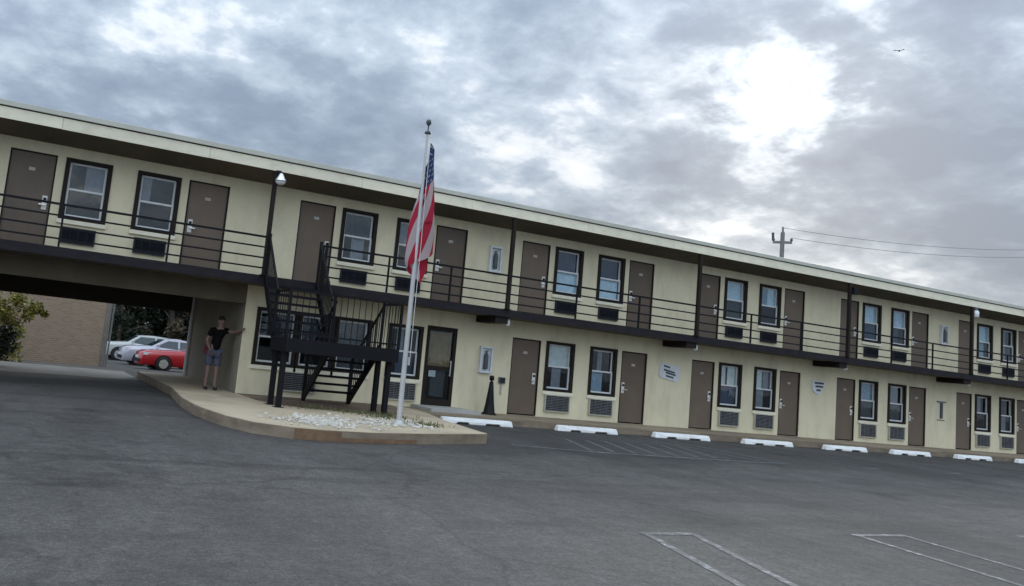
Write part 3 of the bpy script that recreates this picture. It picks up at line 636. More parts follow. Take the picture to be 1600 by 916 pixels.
def flag():
    nu, nv = 60, 44; rh = Vector((math.cos(YAW), -math.sin(YAW), 0)); dh = Vector((math.sin(YAW), math.cos(YAW), 0)); vs = []; uvs = []
    def ease(a, b, t): t = max(0, min(1, (t-a)/(b-a))); return t*t*(3-2*t)
    for i in range(nu+1):
        u = i/nu
        for j in range(nv+1):
            v = j/nv
            z = 5.36 - 1.26*v*(1-0.35*u) - u*(1.45+0.55*v) + 0.05*math.sin(9*v+5*u)
            drop = (5.36-z)/2.85
            w = 0.045+0.205*ease(0.05, 0.62, drop)*(1-0.8*ease(0.80, 1.0, drop))+0.02*math.sin(8*drop+3*v)
            ph = 2*math.pi*1.9*v+2.2*u
            lat = 0.115-0.06*drop+w*math.sin(ph)
            dep = 0.10+0.07*math.sin(3*drop)+w*0.75*math.cos(ph*0.93)
            if u == 0: lat, dep = 0.062, 0.03
            p_ = Vector((FX, FY, z))+rh*lat+dh*dep
            vs.append(p_); uvs.append((u, v))
    fs = [(i*(nv+1)+j, (i+1)*(nv+1)+j, (i+1)*(nv+1)+j+1, i*(nv+1)+j+1) for i in range(nu) for j in range(nv)]
    me = bpy.data.meshes.new('flag'); me.from_pydata([tuple(v) for v in vs], [], fs); uvl = me.uv_layers.new(name='UVMap')
    for l in me.loops: uvl.data[l.index].uv = uvs[l.vertex_index]
    me.polygons.foreach_set('use_smooth', [True]*len(fs)); me.materials.append(flagmat())
    return tag(link('flag', me), 'limp stars and stripes flag in red white and navy hanging from the flagpole', 'flag')
flag()

# ------------------------------------------------------------------ stones and weeds on the island
def inside(x, y): return -8.25 < x < -5.0 and -6.1 < y < -3.2
mb = MB()
def rock(c, r):
    n = 7; v = []; rings = ((-0.3, 0.9), (0.25, 1.0), (0.7, 0.6)); ph = random.random()*6
    for zz, rr in rings:
        for k in range(n):
            t = 2*math.pi*k/n+ph; q = r*rr*random.uniform(0.75, 1.2); v.append((c[0]+q*math.cos(t), c[1]+q*math.sin(t)*0.8, c[2]+zz*r*0.8))
    v.append((c[0], c[1], c[2]+r*0.75)); f = []
    for i in range(2):
        for k in range(n): f.append((i*n+k, i*n+(k+1) % n, (i+1)*n+(k+1) % n, (i+1)*n+k))
    f += [(2*n+k, 2*n+(k+1) % n, 3*n) for k in range(n)]
    mb.add(v, f)
for i in range(800):
    t = random.random()
    if random.random() < 0.45: x = random.gauss(-7.45, 0.32); y = random.gauss(-5.35, 0.42)
    else: x = random.uniform(-7.6, -5.1); y = -5.6+(x+7.6)*0.28+random.gauss(0.35, 0.42)
    e = -6.3+max(0, (x+6.9))*0.32
    if y < e+0.06 or y > -3.4: continue
    rock((x, y, 0.012), random.choice((0.012, 0.016, 0.02, 0.02, 0.03, 0.045)))
o = mb.build('white_gravel', M_rock, kind='stuff'); tag(o, 'scatter of white stones on the kerb island round the flagpole', 'gravel'); o['kind'] = 'stuff'
mb = MB()
for i in range(700):
    cx_, cy_ = random.choice(((-5.2, -3.2), (-5.35, -3.6), (-6.6, -2.6), (-5.0, -4.6), (-5.9, -2.9)))
    x = random.gauss(cx_, 0.28); y = random.gauss(cy_, 0.22); h = random.uniform(0.03, 0.10); a = random.random()*6.28; dx, dy = math.cos(a)*0.012, math.sin(a)*0.012; lx, ly = random.gauss(0, 0.03), random.gauss(0, 0.03)
    mb.add([(x-dx, y-dy, 0.001), (x+dx, y+dy, 0.001), (x+lx, y+ly, h)], [(0, 1, 2)])
o = mb.build('weeds', M_weed); tag(o, 'low dry weeds growing beside the staircase legs and flagpole', 'weeds'); o['kind'] = 'stuff'

# ------------------------------------------------------------------ wheel stops
def stop_mesh(w):
    z0, z1 = 0.0, 0.14
    o_ = [(0, z0), (w*0.20, z0), (w*0.22, 0.045), (w*0.36, 0.045), (w*0.38, z0), (w*0.60, z0), (w*0.62, 0.045), (w*0.80, 0.045), (w*0.82, z0), (w, z0), (w-0.03, z1-0.015), (w-0.06, z1), (0.06, z1), (0.03, z1-0.015)]
    n = len(o_); mb = MB()
    v = [(x-w/2, -0.09 if z < 0.1 else -0.065, z) for x, z in o_]+[(x-w/2, 0.09 if z < 0.1 else 0.065, z) for x, z in o_]
    mb.add(v, [tuple(range(n)), tuple(range(n, 2*n))[::-1]]+[(i, n+i, n+(i+1) % n, (i+1) % n) for i in range(n)])
    return mb.mesh('wheel_stop', M_stop)
SL = ['white wheel stop nearest the kerb island, in front of the black cone', 'white wheel stop below the pair of windows right of the black cone', 'white wheel stop below the first wall sign',
      'white wheel stop right of the one below the first wall sign', 'fifth white wheel stop counted from the kerb island', 'sixth white wheel stop counted from the kerb island', 'seventh white wheel stop from the island, below the bare wall bracket', 'eighth white wheel stop, at the right edge of the photo']
for i, (x0, x1) in enumerate([(-3.02, -1.06), (0.27, 2.16), (3.45, 5.40), (6.70, 8.65), (10.0, 11.87), (13.15, 15.0), (16.4, 18.3), (19.8, 21.7)]):
    o = link('wheel_stop', stop_mesh(x1-x0), None, ((x0+x1)/2, -1.72+random.uniform(-0.03, 0.03), LOT)); o.rotation_euler = (0, 0, random.uniform(-0.012, 0.012))
    bevel(o, 0.012); tag(o, SL[i], 'wheel stop', 'wheel stops in front of the ground floor rooms')
    for q in (-0.3, 0.3): MB().lathe([(0.018, 0), (0.02, 0.006), (0.0, 0.010)], n=8).build('anchor_pin', M_greyd, o, (q*(x1-x0), 0, 0.139))

# ------------------------------------------------------------------ things on the walls
def cabinet(x, z, label, frame, bare=False):
    t = thing('extinguisher_cabinet', label, 'cabinet', (x, 0, z), 'fire extinguisher cabinets on the walls')
    w, h = 0.38, 0.70
    MB().box(-w/2, -w/2+0.05, -0.09, -0.004, 0, h).box(w/2-0.05, w/2, -0.09, -0.004, 0, h).box(-w/2+0.05, w/2-0.05, -0.09, -0.004, 0, 0.05).box(-w/2+0.05, w/2-0.05, -0.09, -0.004, h-0.05, h).build('frame', frame, t)
    box(-w/2+0.05, w/2-0.05, -0.02, -0.004, 0.05, h-0.05).build('back_panel', frame, t)
    MB().lathe([(0, 0.10), (0.058, 0.10), (0.062, 0.12), (0.062, 0.44), (0.045, 0.50), (0.02, 0.53), (0.02, 0.56), (0.0, 0.56)], (0, -0.065+0.005, 0), 12).bar((-0.05, -0.06, 0.57), (0.06, -0.06, 0.585), 0.02).build('extinguisher', M_greyd, t)
    return t
cabinet(-0.865, 3.71, 'white extinguisher cabinet on the upper wall left of the second brown column', M_signw)
cabinet(-0.885, 1.03, 'white extinguisher cabinet on the ground floor wall above the black cone', M_signw)
cabinet(18.47, 3.70, 'pale extinguisher cabinet on the upper wall near the right edge', M_white)
t = thing('wall_bracket', 'dark tee shaped bracket on the ground floor wall near the right edge', 'bracket', (18.43, 0, 1.05))
MB().box(-0.05, 0.05, -0.05, -0.004, 0.0, 0.56).build('stem', M_greyd, t); MB().box(-0.24, 0.24, -0.05, -0.004, 0.565, 0.61).build('arm', M_ac, t); MB().box(-0.22, 0.22, -0.012, -0.004, -0.08, -0.05).build('shelf', M_ac, t)
# signs: white boards with dark printed lines (too small to read in the photograph)
def rrect(w, h, r, n=5):
    o_ = []
    for cx_, cy_, a0 in ((w/2-r, h/2-r, 0), (-w/2+r, h/2-r, 90), (-w/2+r, -h/2+r, 180), (w/2-r, -h/2+r, 270)):
        for k in range(n+1): a = math.radians(a0+90*k/n); o_.append((cx_+r*math.cos(a), cy_+r*math.sin(a)))
    return o_
t = thing('wall_sign', 'tilted white sign with dark lines of print beside the ground floor door', 'sign', (5.52, -0.004, 1.60))
t.rotation_euler = (0, 0.16, 0)
MB().prism(rrect(0.78, 0.46, 0.10), 'y', -0.022, 0).build('board', M_signw, t)
for zz, w_, xx in ((0.13, 0.24, -0.14), (0.02, 0.44, -0.02), (-0.045, 0.40, 0.05), (-0.135, 0.30, 0.03)):
    box(xx-w_/2, xx+w_/2, -0.025, -0.0225, zz-0.026, zz+0.026).build('print_line', M_ink, t)
t = thing('wall_sign', 'white shield shaped sign with dark print between two ground floor doors', 'sign', (11.96, -0.004, 1.66))
MB().prism([(-0.30, 0.20), (0.30, 0.20), (0.31, 0.10), (0.12, -0.20), (0.0, -0.25), (-0.16, -0.21), (-0.30, -0.06)], 'y', -0.022, 0).build('board', M_signw, t)
for zz, w_, xx in ((0.13, 0.44, 0.02), (0.02, 0.36, 0.03), (-0.10, 0.20, 0.0)):
    box(xx-w_/2, xx+w_/2, -0.025, -0.0225, zz-0.032, zz+0.032).build('print_line', M_ink, t)
t = thing('outlet_box', 'small dark outlet box on the wall right of the black cone', 'outlet', (-0.32, 0, 0.80))
box(-0.09, 0.09, -0.06, -0.004, 0.0, 0.16).build('box', M_greyd, t); box(-0.075, 0.075, -0.068, -0.061, 0.02, 0.14).build('cover', M_acu, t); box(-0.02, 0.02, -0.03, -0.004, -0.30, -0.002).build('conduit', M_accase, t)
# black cone shaped ash receptacle
t = thing('cone_receptacle', 'tall slim black cone standing by the wall behind the first wheel stop', 'cone', (-0.97, -0.55, 0.0))
MB().lathe([(0.0, 0.0), (0.19, 0.0), (0.19, 0.025), (0.15, 0.05), (0.115, 0.25), (0.075, 0.60), (0.05, 0.83), (0.0, 0.83)], n=18).build('body', M_plastic, t)
MB().lathe([(0.028, 0.83), (0.028, 0.86), (0.062, 0.87), (0.062, 0.96), (0.04, 0.99), (0.0, 0.99)], n=14).build('cap', M_plastic, t)
# lights
for x, lb in ((-0.80, 'small white jar light under the walkway beam right of the office door'), (5.68, 'small white jar light under the walkway beam right of the first wall sign'), (12.14, 'small white jar light under the walkway right of the shield sign'), (18.62, 'small white jar light under the walkway near the right edge')):
    t = thing('jar_light', lb, 'light', (x, -0.80, ZS+0.01), 'jar lights under the walkway')
    MB().lathe([(0.05, 0), (0.055, -0.03), (0.04, -0.045), (0.0, -0.045)], n=12).build('base', M_greyd, t); MB().lathe([(0.04, -0.045), (0.058, -0.07), (0.06, -0.18), (0.04, -0.22), (0.0, -0.225)], n=12).build('globe', M_globe, t)
t = thing('flood_light', 'silver dome flood light on top of the column above the staircase', 'light', (-7.40, -1.06, 4.80)); t.scale = (0.85, 0.85, 0.85)
MB().tube([(0, 0.02, 0.30), (0, -0.06, 0.27), (0.02, -0.14, 0.20)], 0.02, 8).box(-0.07, 0.07, 0.0, 0.03, 0.22, 0.34).build('arm', M_black, t)
MB().lathe([(0.03, 0.24), (0.06, 0.21), (0.10, 0.13), (0.15, 0.05), (0.155, 0.03), (0.14, 0.03)], (0.02, -0.16, 0), 16).build('dome', M_chrome, t)
MB().lathe([(0.135, 0.035), (0.12, -0.02), (0.07, -0.06), (0.0, -0.075)], (0.02, -0.16, 0), 16).build('lens', M_globe, t)
t = thing('jar_lamp', 'white jar lamp on the brown upper column near the right edge', 'light', (18.62, -1.0, 4.72))
MB().bar((-0.22, 0.0, 0.30), (0.0, 0.0, 0.30), 0.03).lathe([(0.07, 0.24), (0.06, 0.33), (0.0, 0.33)], n=12).build('arm', M_greyd, t); MB().lathe([(0.07, 0.24), (0.10, 0.20), (0.10, 0.03), (0.07, 0.0), (0.0, -0.01)], n=14).build('globe', M_globe, t)
t = thing('camera_box', 'small black fixture on the upper column right of the utility pole', 'fixture', (12.04, -1.06, 4.72))
MB().box(-0.06, 0.16, -0.06, 0.06, 0.0, 0.22).build('housing', M_black, t); MB().bar((-0.06, 0.02, 0.18), (-0.06, 0.06, 0.30), 0.03).build('bracket', M_black, t)

# ------------------------------------------------------------------ beyond the passage: brick wall, shrub, trees, cars
t = thing('brick_wall', 'brown brick wall standing beyond the passage under the motel', 'wall', (-12.32, 14.0, -0.35))
box(-7, 3.20, 0, 0.3, -0.6, 3.2).build('brick_face', M_brick, t); box(-7, 3.26, -0.02, 0.32, 3.203, 3.28).build('coping', M_conc, t); box(3.205, 3.40, -0.02, 0.3, -0.6, 3.2).build('end_post', M_wood, t)
MB().tube([(3.46, -0.04, -0.6), (3.46, -0.04, 3.2)], 0.035, 8).build('downpipe', M_ac, t)
def leaves(n, pos, size, spread=0.6):
    mb = MB()
    for i in range(n):
        c = pos(); s_ = size*random.uniform(0.6, 1.3)
        a = Vector((random.gauss(0, 1), random.gauss(0, 1), random.gauss(0, 1)*spread)).normalized(); b_ = a.cross(Vector((random.gauss(0, 1), random.gauss(0, 1), random.gauss(0, 1)))).normalized()
        mb.add([c-a*s_, c+b_*s_*0.42, c+a*s_, c-b_*s_*0.42], [(0, 1, 2, 3)])
    return mb
def clumps(cs):
    def pos():
        c, r = random.choice(cs); d = Vector((random.gauss(0, 1), random.gauss(0, 1), random.gauss(0, 1))).normalized(); return Vector(c)+d*r*(random.random()**0.45)
    return pos
def shrub(name, label, cat, loc, cs, n, size, m, stems):
    t = thing(name, label, cat, loc)
    leaves(n, clumps(cs), size).build('foliage', m, t)
    mb = MB()
    for a, b in stems: mb.tube([a, ((a[0]+b[0])/2+random.uniform(-.05, .05), (a[1]+b[1])/2, (a[2]+b[2])/2), b], [0.025, 0.018, 0.008], 6)
    mb.build('stems', M_bark, t); return t
cs = [((random.uniform(-0.75, 0.45), random.uniform(-0.3, 0.3), z), random.uniform(0.22, 0.42)) for z in (0.2, 0.45, 0.7, 0.95, 1.2, 1.45, 1.7, 1.95) for _ in range(3)]+[((0.75, 0, 1.75), 0.22), ((1.0, 0, 1.6), 0.14), ((0.55, 0.0, 1.5), 0.25)]
shrub('yellow_shrub', 'bushy yellow green shrub in front of the brick wall at the left edge', 'shrub', (-12.45, 9.6, -0.24), cs, 4200, 0.075, M_leafy, [((random.uniform(-.2, .2), 0, 0), (random.uniform(-.6, .6), random.uniform(-.2, .2), 1.6)) for _ in range(7)])
cs = [((random.uniform(-0.5, 0.4), random.uniform(-0.2, 0.2), z), 0.3) for z in (0.15, 0.35, 0.6, 0.85)]
shrub('dark_shrub', 'low dark green shrub at the foot of the yellow shrub', 'shrub', (-12.75, 6.0, LOT), cs, 1600, 0.06, M_leafd, [((0, 0, 0), (0.2, 0, 0.7)), ((0, 0, 0), (-0.3, 0.1, 0.7))])
def tree(label, x, y, z, h, r, m, low=0.12, n=7000):
    t = thing('leafy_tree', label, 'tree', (x, y, z), 'trees behind the parked cars')
    MB().tube([(0, 0, -0.3), (0.05, 0, h*0.25), (-0.05, 0.05, h*0.55), (0, 0, h*0.8)], [0.26, 0.2, 0.13, 0.05], 9).build('trunk', M_bark, t)
    mb = MB()
    for k in range(7):
        a = k*0.9; zz = h*(0.2+0.08*k); mb.tube([(0, 0, zz), (math.cos(a)*r*0.4, math.sin(a)*r*0.4, zz+h*0.08), (math.cos(a)*r*0.75, math.sin(a)*r*0.75, zz+h*0.13)], [0.08, 0.05, 0.02], 6)
    mb.build('limbs', M_bark, t)
    cs = []
    for k in range(34):
        zz = h*(low+(1-low)*random.random()); f = math.sin(math.pi*min(1, max(0.12, (zz/h)**0.7)))*0.6+0.4; a = random.random()*6.28; q = r*f*random.random()**0.5
        cs.append(((math.cos(a)*q, math.sin(a)*q, zz), random.uniform(0.25, 0.42)*r*0.55))
    leaves(n, clumps(cs), 0.20).build('crown', m, t)
for i, (x, y, h, r, m, lb) in enumerate([(-5.2, 42, 7.5, 3.0, M_leafd, 'dark green tree behind the white sport utility vehicle'), (-1.2, 44, 8, 3.2, M_leafr, 'brownish tree seen above the silver car through the passage'), (2.6, 41, 7, 3.0, M_leafd, 'dark tree behind the right wall of the passage'), (-9.2, 43, 8, 3.2, M_leafd, 'dark green tree behind the brick wall end'), (0.8, 48, 9.5, 3.6, M_leafd, 'tallest dark tree far behind the silver car')]):
    tree(lb, x, y, -1.0, h, r, m, 0.02)
mb = leaves(26000, lambda: Vector((random.uniform(-14, 10), random.gauss(49, 1.2), random.uniform(-1.1, 4.8)+random.gauss(0, .5))), 0.24)
o = mb.build('undergrowth', M_leafd); tag(o, 'dark undergrowth below the trees beyond the parked cars', 'undergrowth'); o['kind'] = 'stuff'

def car(name, label, cat, loc, rz, paint, Lc, H, hood, wind, roofa, roofb, tail, sill=0.22, W2=0.88, wheel=0.33, belt=0.92, wb=(0.85, 3.45)):
    # x runs from the nose (0) to the tail (Lc); profile of bonnet, screen, roof and tail, lofted across the width
    t = thing(name, label, cat, loc, None, rz)
    st_ = [(0.0, hood-0.28, 0.62), (0.06, hood-0.12, 0.76), (0.30, hood-0.03, 0.86), (0.75, hood, 0.96), (wind, hood+0.06, 1.0), (Lc*0.55, belt, 1.0), (tail, belt+0.03, 0.98), (Lc-0.35, belt+0.02, 0.94), (Lc-0.06, belt-0.08, 0.86), (Lc, belt-0.3, 0.72)]
    mb = MB(); v = []; n = 8
    for x, z, w in st_:
        w *= W2; v += [(x, -w*0.92, sill), (x, -w, sill+0.22), (x, -w, z-0.16), (x, -w*0.88, z), (x, w*0.88, z), (x, w, z-0.16), (x, w, sill+0.22), (x, w*0.92, sill)]
    f = [tuple(range(n)), tuple(range(len(v)-n, len(v)))[::-1]]
    for i in range(len(st_)-1):
        for k in range(n): f.append((i*n+k, (i+1)*n+k, (i+1)*n+(k+1) % n, i*n+(k+1) % n))
    mb.add(v, f, True); b = mb.build('body', paint, t); bevel(b, 0.03, 2)
    # greenhouse
    gh = [(wind, hood+0.055, 0.84), (roofa, H-0.03, 0.66), ((roofa+roofb)/2, H, 0.67), (roofb, H-0.04, 0.64), (tail, belt+0.025, 0.80)]
    def hw(x, z): return W2*(0.86-0.22*(z-belt)/(H-belt))
    A, B_, C_, D_ = (wind, hood+0.05), (roofa, H-0.05), (roofb, H-0.06), (tail, belt+0.02)
    mb = MB(); prof = [A, B_, ((roofa+roofb)/2, H), C_, D_]
    v = [(x, -hw(x, z), z) for x, z in prof]+[(x, hw(x, z), z) for x, z in prof]; m_ = len(prof)
    mb.add(v, [tuple(range(m_)), tuple(range(m_, 2*m_))[::-1]]+[(i, m_+i, m_+i+1, i+1) for i in range(m_-1)]); ro = mb.build('cabin', paint, t); bevel(ro, 0.04, 2)
    def quadpart(nm, pts, m): MB().add(pts, [(0, 1, 2, 3)]).build(nm, m, t)
    e = 0.006
    def lerp(p, q, k): return (p[0]+(q[0]-p[0])*k, p[1]+(q[1]-p[1])*k)
    nx, nz = (A[1]-B_[1]), (B_[0]-A[0]); ln = math.hypot(nx, nz); nx, nz = nx/ln*e, nz/ln*e
    for nm, (p, q), sg in (('windshield', (A, B_), 1), ('rear_window', (D_, C_), -1)):
        dx, dz = q[0]-p[0], q[1]-p[1]; ln = math.hypot(dx, dz); ox, oz = (-dz/ln*0.012, dx/ln*0.012) if sg == 1 else (dz/ln*0.012, -dx/ln*0.012)
        a_ = lerp(p, q, 0.06); c_ = lerp(p, q, 0.92)
        quadpart(nm, [(a_[0]+ox, -hw(*a_)+0.07, a_[1]+oz), (a_[0]+ox, hw(*a_)-0.07, a_[1]+oz), (c_[0]+ox, hw(*c_)-0.07, c_[1]+oz), (c_[0]+ox, -hw(*c_)+0.07, c_[1]+oz)], M_carglass)
    mx_ = (roofa+roofb)/2+0.1
    for sg in (-1, 1):
        for (xa, xb, xc, xd) in ((wind+0.20, mx_-0.05, mx_-0.05, roofa+0.10), (mx_+0.05, tail-0.22, roofb-0.05, mx_+0.05)):
            z0, z1 = belt+0.05, H-0.13
            quadpart('side_window', [(xa, sg*(hw(xa, z0)+0.012), z0), (xb, sg*(hw(xb, z0)+0.012), z0), (xc, sg*(hw(xc, z1)+0.012), z1), (xd, sg*(hw(xd, z1)+0.012), z1)], M_carglass)
        for wx in wb:
            w_ = MB().lathe([(wheel*0.62, -0.11), (wheel*0.92, -0.11), (wheel, -0.07), (wheel, 0.07), (wheel*0.92, 0.11), (wheel*0.62, 0.11)], n=20)
            w_.v = [(x, z, y) for x, y, z in w_.v]
            wo = w_.build('wheel', M_tyre, t, (wx, sg*(W2-0.09), wheel))
            r_ = MB().lathe([(0, 0.0), (wheel*0.64, 0.0)], n=20)
            for k in range(5):
                a = k*1.2566; r_.bar((0.03*math.cos(a), 0.03*math.sin(a), 0.02), (wheel*0.62*math.cos(a), wheel*0.62*math.sin(a), 0.02), 0.07, 0.03)
            r_.v = [(x, sg*(0.09+z), y) for x, y, z in r_.v]; r_.build('rim', M_rim, wo)
            arch = MB().lathe([(wheel*1.02, 0.0), (wheel*1.17, 0.0)], n=20); arch.v = [(x, sg*(W2*1.0+0.004-(W2-0.09)), y) for x, y, z in arch.v]; arch.build('wheel_arch', M_plastic, wo)
        MB().box(0.10, 0.42, sg*W2*0.66-0.15, sg*W2*0.66+0.15, hood-0.22, hood-0.10).build('headlight', M_lamp, t)
        MB().box(wind+0.22, wind+0.36, min(sg*W2, sg*(W2+0.18)), max(sg*W2, sg*(W2+0.18)), belt+0.03, belt+0.16).build('mirror', paint, t)
    box(-0.03, 0.10, -W2*0.62, W2*0.62, sill+0.10, sill+0.24).build('grille', M_plastic, t); box(-0.035, -0.03+0.03, -0.26, 0.26, sill+0.27, sill+0.38).build('number_plate', M_signw, t)
    return t
car('red_car', 'bright red low car with silver wheels seen through the passage', 'car', (-7.15, 18.0, -0.55), math.radians(4), M_carred, 4.5, 1.30, 0.86, 2.0, 2.75, 3.2, 4.0, wb=(0.95, 3.6), belt=0.88, wheel=0.32)
car('silver_car', 'pale silver car parked behind the red car', 'car', (-7.15, 24.0, -0.70), math.radians(3), M_carsil, 4.5, 1.50, 0.98, 1.35, 2.1, 3.2, 4.1, belt=0.98)
car('white_vehicle', 'white sport utility vehicle parked furthest left behind the passage', 'car', (-7.2, 33.0, -0.93), math.radians(2), M_carwht, 4.7, 1.68, 1.12, 1.40, 2.1, 3.9, 4.5, W2=0.92, wheel=0.40, belt=1.10, sill=0.30, wb=(0.95, 3.7))

# ------------------------------------------------------------------ person by the passage wall
def skin(name, pts, edges, rad, m, parent, sub=2):
    me = bpy.data.meshes.new(name); me.from_pydata([tuple(p) for p in pts], edges, []); o = bpy.data.objects.new(name, me); COL.objects.link(o)
    o.modifiers.new('skin', 'SKIN'); s_ = o.modifiers.new('sub', 'SUBSURF'); s_.levels = sub; s_.render_levels = sub
    for i, r in enumerate(rad):
        d = me.skin_vertices[0].data[i]; d.radius = r if isinstance(r, tuple) else (r, r)
    me.skin_vertices[0].data[0].use_root = True
    dg = bpy.context.evaluated_depsgraph_get(); ev = o.evaluated_get(dg); m2 = bpy.data.meshes.new_from_object(ev)
    bpy.data.objects.remove(o); m2.materials.clear(); m2.materials.append(m); m2.polygons.foreach_set('use_smooth', [True]*len(m2.polygons)); m2.name = name
    return link(name, m2, parent)
PX, PY = -7.98, 0.50
per = thing('person', 'person in black shirt and grey shorts leaning one hand on the wall corner', 'person', (PX, PY, 0.0))
J = [(0.00, 0, 0.92), (0.02, 0, 1.08), (0.05, 0, 1.28), (0.07, 0, 1.40), (0.085, -0.01, 1.49), (0.09, -0.02, 1.57), (0.09, -0.02, 1.655),   # 0-6 spine to head
     (-0.09, 0, 0.87), (-0.10, -0.01, 0.50), (-0.11, 0.02, 0.10), (-0.115, -0.11, 0.035),                # 7-10 left of picture leg
     (0.09, 0, 0.87), (0.10, -0.04, 0.50), (0.09, -0.06, 0.10), (0.10, -0.19, 0.035),                   # 11-14 leg
     (-0.10, 0.0, 1.385), (-0.20, 0.03, 1.13), (-0.15, -0.14, 0.93), (-0.12, -0.19, 0.88),                # 15-18 arm to the hip
     (0.22, -0.03, 1.40), (0.33, -0.22, 1.37), (0.455, -0.44, 1.43), (0.475, -0.53, 1.44)]                # 19-22 arm on the wall
E_ = [(0, 1), (1, 2), (2, 3), (3, 4), (4, 5), (5, 6), (0, 7), (7, 8), (8, 9), (9, 10), (0, 11), (11, 12), (12, 13), (13, 14), (3, 15), (15, 16), (16, 17), (17, 18), (3, 19), (19, 20), (20, 21), (21, 22)]
Rr = [(0.15, 0.11), (0.14, 0.10), (0.165, 0.115), (0.13, 0.09), 0.055, (0.086, 0.098), (0.078, 0.094), 0.095, 0.058, 0.04, 0.035, 0.095, 0.058, 0.04, 0.035, 0.058, 0.043, 0.03, 0.026, 0.058, 0.043, 0.03, 0.026]
skin('body', J, E_, Rr, M_skin, per)
def fingers(base, dirv, nrm, parent):
    b0 = Vector(base); d = Vector(dirv).normalized(); n_ = Vector(nrm).normalized(); s_ = d.cross(n_)
    for i, (off, ln) in enumerate(((-0.03, 0.07), (-0.01, 0.08), (0.01, 0.075), (0.03, 0.06))):
        p0_ = b0+s_*off; skin('finger', [p0_, p0_+d*ln*0.5, p0_+d*ln+n_*0.018], [(0, 1), (1, 2)], [0.010, 0.009, 0.007], M_skin, parent, 1)
    p0_ = b0-d*0.05-s_*0.03; skin('thumb', [p0_, p0_-s_*0.03+d*0.025, p0_-s_*0.045+d*0.055], [(0, 1), (1, 2)], [0.012, 0.010, 0.008], M_skin, parent, 1)
fingers((0.478, -0.545, 1.445), (0.10, -0.3, 0.30), (1, 0, 0), per); fingers((-0.11, -0.20, 0.86), (0.35, 0.1, -0.8), (0, 1, 0), per)
skin('shirt', [(0, 0, 0.86), J[1], J[2], (0.07, 0, 1.40), J[15], (-0.165, 0.02, 1.22), J[19], (0.29, -0.15, 1.378)], [(0, 1), (1, 2), (2, 3), (3, 4), (4, 5), (3, 6), (6, 7)], [(0.175, 0.135), (0.16, 0.12), (0.18, 0.13), (0.14, 0.10), 0.076, 0.07, 0.076, 0.068], M_shirt, per)
skin('shorts', [(0, 0, 0.93), J[7], (-0.10, -0.005, 0.52), J[11], (0.10, -0.035, 0.52)], [(0, 1), (1, 2), (0, 3), (3, 4)], [(0.165, 0.125), 0.115, 0.10, 0.115, 0.10], M_shorts, per)
for a, b in ((9, 10), (13, 14)):
    q = Vector(J[a]); r_ = Vector(J[b]); skin('shoe', [(q.x, q.y+0.03, 0.045), (q.x, q.y-0.05, 0.045), (r_.x, r_.y-0.05, 0.035)], [(0, 1), (1, 2)], [(0.045, 0.05), (0.048, 0.045), (0.042, 0.033)], M_shoe, per, 1)
skin('hair', [(0.09, 0.02, 1.60), (0.09, 0.0, 1.68), (0.09, -0.03, 1.70)], [(0, 1), (1, 2)], [(0.08, 0.085), (0.086, 0.095), (0.07, 0.07)], M_cap, per)
for dx in (-0.03, 0.03): MB().lathe([(0, -0.009), (0.009, 0), (0, 0.009)], (0.09+dx, -0.108, 1.615), 8).build('eye', M_eye, per)
MB().add([(0.078, -0.105, 1.57), (0.102, -0.105, 1.57), (0.09, -0.135, 1.572), (0.09, -0.105, 1.615)], [(0, 2, 3), (2, 1, 3), (0, 1, 2)], True).build('nose', M_skin, per)
box(0.065, 0.115, -0.113, -0.103, 1.535, 1.546).build('mouth', M_lip, per)
for dx in (-0.082, 0.082): MB().lathe([(0, -0.03), (0.012, -0.015), (0.014, 0.01), (0, 0.03)], (0.09+dx, -0.01, 1.60), 8).build('ear', M_skin, per)
skin('hip_cloth', [(-0.20, -0.02, 1.02), (-0.215, -0.02, 0.92), (-0.20, -0.02, 0.80)], [(0, 1), (1, 2)], [(0.02, 0.04), (0.028, 0.05), (0.02, 0.035)], M_redcloth, per)

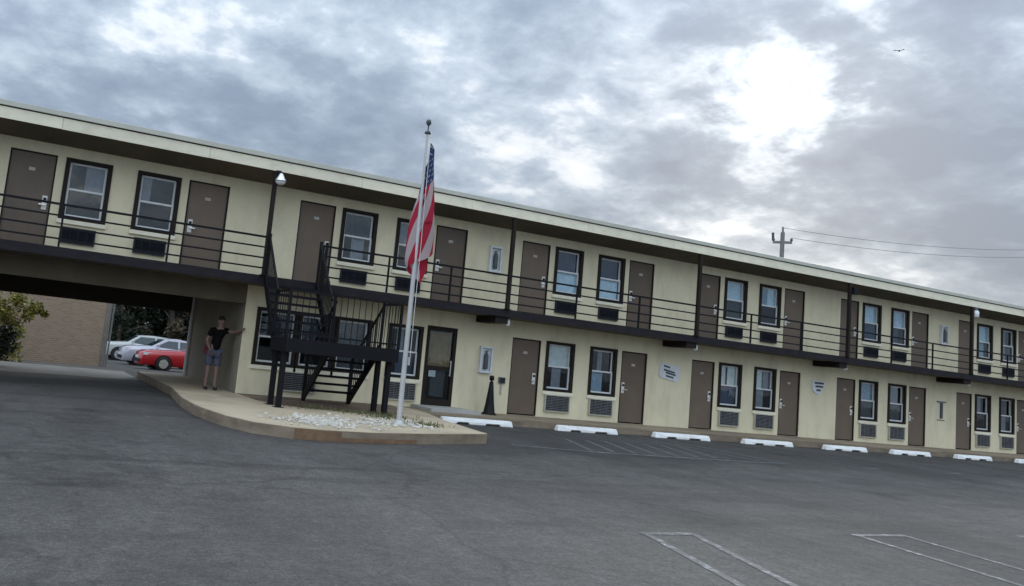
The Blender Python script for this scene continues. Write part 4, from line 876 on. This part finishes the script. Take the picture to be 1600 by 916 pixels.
# ------------------------------------------------------------------ utility pole, wires, bird
UX, UY, UZ = 32.1, 18.0, 11.75
t = thing('utility_pole', 'wooden utility pole with crossarm rising behind the motel roof', 'utility pole', (UX, UY, 0))
MB().tube([(0, 0, -1), (0, 0, UZ-0.1)], [0.17, 0.125], 12).build('pole', M_wood, t)
for z_ in (UZ-0.75,):
    ca = MB().bar((-0.36, 0.43, z_), (0.36, -0.43, z_), 0.13, 0.15).build('crossarm', M_wood, t)
    for k in (-0.92, 0.92): MB().lathe([(0.05, 0), (0.08, 0.06), (0.08, 0.14), (0.03, 0.22), (0, 0.22)], (k*0.36, -k*0.43, z_+0.07), 8).build('insulator', M_greyd, ca)
MB().bar((-0.35, 0.41, z_+0.09), (-0.37, 0.43, z_+0.62), 0.11, 0.11).build('cutout', M_greyd, t); MB().bar((-0.03, -0.03, UZ-0.1), (0.03, 0.03, UZ+0.25), 0.12, 0.12).build('top_pin', M_wood, t)
for a_, px_, py_, lb in (((0, 0, UZ+0.2), 1640, 390, 'upper thin power line running right from the utility pole'), ((0.34, -0.40, z_+0.3), 1640, 401, 'lower thin power line running right from the utility pole crossarm')):
    q = (fw*F + ri*(px_-(800-219.1)) - up*(py_-(458-60.3))).normalized(); b_ = CAM+q*92; a_ = Vector((UX, UY, 0))+Vector(a_)
    pts = [a_+(b_-a_)*(k/14)+Vector((0, 0, -0.5*4*(k/14)*(1-k/14))) for k in range(15)]
    tag(MB().tube(pts, 0.014, 5).build('power_line', M_wire), lb, 'power line', 'power lines by the utility pole')
d = (fw*F + ri*(1405-(800-219.1)) - up*(80-(458-60.3))).normalized(); bl = CAM+d*60
t = thing('bird', 'small dark bird flying high beside the bright gap in the clouds', 'bird', tuple(bl), None, 0.6); t.scale = (0.72, 0.72, 0.72)
MB().tube([(-0.22, 0, 0), (-0.12, 0, 0), (0, 0, 0.01), (0.12, 0, 0.02), (0.2, 0, 0.02)], [0.015, 0.055, 0.07, 0.045, 0.01], 8).build('body', M_plastic, t)
for sg in (-1, 1): MB().add([(0.08, sg*0.03, 0.02), (-0.08, sg*0.03, 0.02), (-0.10, sg*0.32, 0.10), (-0.02, sg*0.42, 0.06), (0.08, sg*0.26, 0.10)], [(0, 1, 2, 3, 4)]).build('wing', M_plastic, t)
